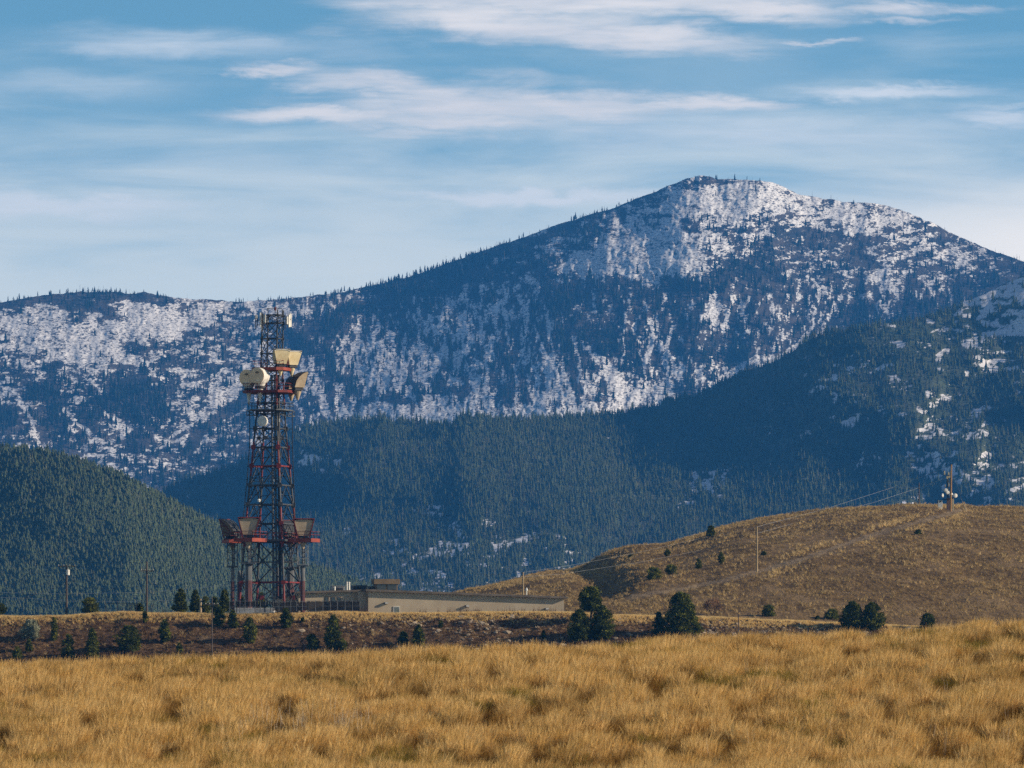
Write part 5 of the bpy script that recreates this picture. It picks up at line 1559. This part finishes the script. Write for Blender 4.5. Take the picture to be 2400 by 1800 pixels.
def tree(px, base, hpx, wpx, y, kind, label, cat='tree', name=None, mat=None, group=None, seed=None, trunk=True, dens=1.0, lean=0.0):
    rr = random.Random(seed if seed is not None else int(px * 7 + base))
    z = PZ(base, y); gz = float(ground_z(px, y))
    k = y / F
    h, w = hpx * k, wpx * k / 2
    nm = name or {'cone': 'conifer', 'egg': 'young_pine', 'pine': 'pine_tree', 'bush': 'shrub', 'bare': 'bare_shrub', 'umbrella': 'pine_tree', 'broad': 'pine_tree'}[kind]
    root = empty(nm, (PX(px, y), y, z)); tag(root, label, cat, group)
    env = {'cone': lambda t: (1 - t) ** 0.62 * (0.55 + 0.45 * min(1, t * 6)), 'egg': lambda t: max(0.05, (1 - t ** 2.4)) ** 0.7 * (0.62 + 0.38 * min(1, t * 3)),
           'pine': lambda t: max(.1, (1 - t ** 3.0)) ** .8 * (0.35 + 0.65 * min(1, max(0, t - .12) * 4)), 'broad': lambda t: max(.02, 1 - t ** 1.7) ** .6 * (0.75 + 0.25 * min(1, t * 4)), 'bush': lambda t: sqrt(max(0, 1 - (t * 1.05 - 0.35) ** 2 / 0.52))}.get(kind)
    if kind == 'umbrella': env = lambda t: 0.0 if t < .36 else sqrt(max(0.02, 1 - ((t - .68) / .36) ** 2))
    tb = MB()
    top = h * (0.95 if kind in ('cone', 'egg', 'pine', 'umbrella', 'broad') else 0.55)
    drop = min(0.0, gz - z) - 0.4
    tr = 0.028 * h + 0.05
    tb.tube((0, 0, drop), (lean * h * .5, 0, top * .5), tr, tr * .7, n=7).tube((lean * h * .5, 0, top * .5), (lean * h, 0, top), tr * .7, tr * .2, n=6)
    clumps = []
    if kind == 'bare':
        def tw(p, d, l, r_, n_):
            q = p + d * l; tb.tube(p, q, r_, r_ * .6, n=4, caps=False)
            if n_:
                for i in range(4):
                    dd = (d + Vector((rr.uniform(-.75, .75), rr.uniform(-.75, .75), rr.uniform(-.15, .3)))).normalized(); tw(p.lerp(q, rr.uniform(.6, 1)), dd, l * .7, r_ * .55, n_ - 1)
        tb = MB()
        for i in range(5): tw(Vector((rr.uniform(-.1, .1), rr.uniform(-.1, .1), -.2)), Vector((rr.uniform(-.7, .7), rr.uniform(-.6, .6), 1)).normalized(), h * .42, 0.05, 3)
        tb.build('branches', BARK, root)
        for i in range(50):
            a = rr.uniform(0, 2 * pi); e = rr.uniform(0.05, 1); q = sqrt(1 - (e * .9) ** 2)
            clumps.append(((cos(a) * w * q * .85, sin(a) * w * q * .85, h * (.3 + .62 * e)), (.22 * w + .1,) * 3))
        per, size = 12, 0.22
        mat = mat or TWIG
    else:
        nc = int(max(16, 26 * (h * w) ** 0.5 * 2.2) * dens)
        per, size = 30, 0.19 + 0.012 * h
        # uneven outline: a few bulges and notches round the crown
        lob = [(rr.uniform(0, 2 * pi), rr.uniform(0, 1), rr.uniform(-0.5, 0.36)) for _ in range(9)]
        for i in range(nc):
            t = rr.random() ** (0.85 if kind == 'cone' else 1.0)
            if kind == 'umbrella': t = 0.40 + 0.6 * t
            a = rr.uniform(0, 2 * pi)
            R_ = env(t) * w
            for (la, lt, ls) in lob:
                da = abs((a - la + pi) % (2 * pi) - pi)
                R_ *= 1 + ls * math.exp(-(da / .7) ** 2 - ((t - lt) / .16) ** 2)
            q = rr.random() ** 0.4
            cr = (0.13 + 0.15 * rr.random()) * max(w, .35) * (0.6 + 0.4 * env(t)) + .06
            x0 = lean * h * t
            clumps.append(((x0 + cos(a) * R_ * q * .86, sin(a) * R_ * q * .86, h * (0.05 + 0.90 * t)), (cr, cr, cr * 0.62)))
            if rr.random() < 0.3 and kind != 'bush':
                tb.tube((x0, 0, h * (.05 + .82 * t)), (x0 + cos(a) * R_ * q * .8, sin(a) * R_ * q * .8, h * (.05 + .9 * t)), 0.035, 0.012, n=4, caps=False)
        tb.build('trunk', BARK, root)
    vs, fs, cl = leaf_cloud(clumps, per, size, rr)
    me = bpy.data.meshes.new('crown'); me.from_pydata(vs, [], fs); me.materials.append(mat or PINE)
    at = me.attributes.new('clump', 'FLOAT', 'POINT'); at.data.foreach_set('value', np.array(cl, np.float32))
    o = bpy.data.objects.new('crown', me); COL.objects.link(o); o.parent = root
    return root

_ys = np.linspace(877, 909, 260)
def bank_y(px, py):
    v = HZ - ground_z(np.full(260, px), _ys) / _ys * F
    i = int(np.argmax(v <= py)) if (v <= py).any() else 259
    return float(_ys[i])
_yh = np.linspace(963, 1299, 500)
def hill_y(px, py):
    v = HZ - ground_z(np.full(500, px), _yh) / _yh * F
    i = int(np.argmax(v <= py)) if (v <= py).any() else 499
    return float(_yh[i])
GB = 'pines on the dark bank'
B = lambda px, base, h, w, kind, label, **k: tree(px, base, h, w, bank_y(px, base), kind, label, **k)
# on the bank, left to right
B(72, 1500, 48, 48, 'bush', 'pale grey green sage shrub on the bank at the left', cat='shrub', mat=SAGE)
B(68, 1530, 32, 20, 'egg', 'small olive pine just below the grey sage shrub', mat=PINE_L, group=GB)
B(41, 1546, 30, 24, 'egg', 'faint small pine in the grass edge at the far left', mat=PINE_L, group=GB)
B(127, 1502, 56, 20, 'egg', 'narrow two tiered pine right of the grey sage shrub', mat=PINE_L, group=GB)
B(160, 1548, 62, 40, 'egg', 'olive pine on the lower bank below the transformer pole', group=GB, mat=PINE_L)
B(216, 1546, 74, 46, 'cone', 'tall pointed olive pine on the bank between the utility poles', group=GB, mat=PINE_L)
B(302, 1527, 60, 62, 'bush', 'broad dark pine bush on the bank left of the second pole line', group=GB)
B(340, 1459, 26, 13, 'egg', 'tiny dark narrow pine at the foot of the second utility pole', group=GB)
B(386, 1507, 56, 34, 'egg', 'compact dark pine alone in the middle of the left bank', group=GB)
B(420, 1534, 26, 20, 'cone', 'small dark pine at the grass edge under the compact pine', group=GB)
B(514, 1468, 46, 34, 'egg', 'dark pine behind the slender crossarm pole', group=GB)
B(546, 1472, 42, 32, 'egg', 'dark pine at the pale plinth left corner', group=GB)
B(585, 1508, 62, 38, 'egg', 'olive pine on the bank under the tower left legs', group=GB, mat=PINE_L)
B(671, 1473, 48, 36, 'egg', 'round dark pine on the bank top under the tower', group=GB)
B(709, 1460, 12, 9, 'egg', 'tiny pine tuft right of the round dark pine', group=GB)
B(731, 1523, 36, 36, 'bush', 'low rounded pine left of the tallest bank pine', group=GB)
B(781, 1524, 84, 46, 'egg', 'tallest pine on the bank below the building left end', group=GB)
B(802, 1527, 30, 26, 'egg', 'small bright pine at the right foot of the tallest bank pine', group=GB, mat=PINE_L)
B(945, 1516, 36, 30, 'egg', 'small olive pine left half of the pair below the building', group=GB)
B(981, 1518, 54, 40, 'cone', 'dark pointed pine right half of the pair below the building', group=GB)
B(1033, 1472, 17, 11, 'egg', 'tiny pine seedling on the bank under the building middle', group=GB)
B(1274, 1497, 18, 10, 'egg', 'tiny pine left of the dark pine clump by the building end', group=GB)
# big group before the building's right end
B(1386, 1470, 97, 62, 'umbrella', 'bushy topped pine rising out of the dark clump at the building end', dens=1.2)
B(1358, 1502, 74, 72, 'egg', 'dark rounded pine left half of the clump at the building end', dens=1.3)
B(1411, 1502, 84, 72, 'egg', 'dark rounded pine right half of the clump at the building end', dens=1.3)
B(1600, 1492, 106, 98, 'broad', 'big broad pine with a flat top right of the building', dens=1.5, lean=-0.05)
B(1546, 1490, 56, 38, 'egg', 'smaller dark pine tucked against the big broad pine', lean=-.05)
B(1998, 1477, 68, 68, 'egg', 'left pine of the twin round pines at the right', dens=1.3)
B(2044, 1478, 66, 72, 'egg', 'right pine of the twin round pines at the right', dens=1.3)
B(2174, 1474, 36, 40, 'bush', 'small round pine right of the twin pines', mat=PINE)
# shrubs on the bank top and hill foot
def G(px, base, h, w, kind, label, **k): return tree(px, base, h, w, hill_y(px, base), kind, label, **k)
G(1670, 1441, 38, 44, 'bare', 'reddish brown bare shrub at the foot of the hill', cat='shrub')
G(1802, 1444, 26, 34, 'bush', 'light green shrub at the hill foot left of the twin pines', cat='shrub', mat=PINE_L)
G(1951, 1452, 24, 38, 'bush', 'low olive shrub beside the left twin pine', cat='shrub', mat=PINE_L)
G(1916, 1452, 8, 10, 'bush', 'tiny dark shrub left of the low olive shrub', cat='shrub')
# on the hill
G(1666, 1259, 27, 22, 'bush', 'lone dark round tree on the hill crest against the ridge', dens=1.3)
HG = 'dark shrubs on the grassy hill'
G(1533, 1358, 28, 40, 'bush', 'wide dark shrub, lower left of the row on the hill slope', cat='shrub', group=HG, mat=PINE_L)
G(1573, 1347, 24, 30, 'bush', 'dark shrub touching the wide one on the hill slope', cat='shrub', group=HG, mat=PINE_L)
G(1637, 1333, 24, 16, 'egg', 'olive shrub in the middle of the hill slope row', cat='shrub', group=HG, mat=PINE_L)
G(1690, 1322, 28, 16, 'egg', 'upright olive shrub at the right end of the hill slope row', cat='shrub', group=HG, mat=PINE_L)
G(1564, 1304, 16, 16, 'egg', 'small dark shrub near the hill crest below the lone tree', cat='shrub', group=HG)
G(1478, 1308, 9, 12, 'bush', 'tiny dark shrub at the shaded hill edge', cat='shrub', group=HG)
G(1790, 1302, 9, 12, 'bush', 'tiny dark shrub right of the thin hillside pole', cat='shrub', group=HG)
G(2152, 1252, 10, 16, 'bush', 'small dark shrub just under the dirt track near the hilltop', cat='shrub', group=HG)
# conifers on the flat behind the bank, left of the tower
TG = 'conifers on the flat left of the tower'
def K(px, base, h, w, kind, label, y=945, **k): return tree(px, base, h, w, y, kind, label, **k)
K(2, 1439, 24, 30, 'egg', 'dark conifer cut by the left edge of the picture', group=TG)
K(211, 1438, 38, 42, 'bush', 'round olive conifer between the utility poles', group=TG, mat=PINE_L)
K(327, 1434, 20, 22, 'egg', 'small dark conifer beside the wire gate', group=TG)
K(424, 1438, 58, 46, 'cone', 'tall dark conifer, leftmost of the stand by the tower', group=TG, y=930, dens=1.3)
K(458, 1437, 54, 34, 'cone', 'dark conifer behind the short pale post', group=TG, y=940, dens=1.3)
K(482, 1437, 40, 26, 'egg', 'low olive conifer right of the short pale post', group=TG, mat=PINE_L)
K(503, 1437, 38, 24, 'egg', 'small conifer behind the slender crossarm pole', group=TG, y=950)
K(526, 1437, 56, 38, 'cone', 'dark conifer touching the tower left columns', group=TG, y=940, dens=1.3)
K(612, 1437, 50, 36, 'cone', 'green conifer seen through the tower base', group=TG, y=955, mat=PINE_L)
K(566, 1437, 40, 28, 'cone', 'dark conifer seen between the left tower columns', group=TG, y=955)
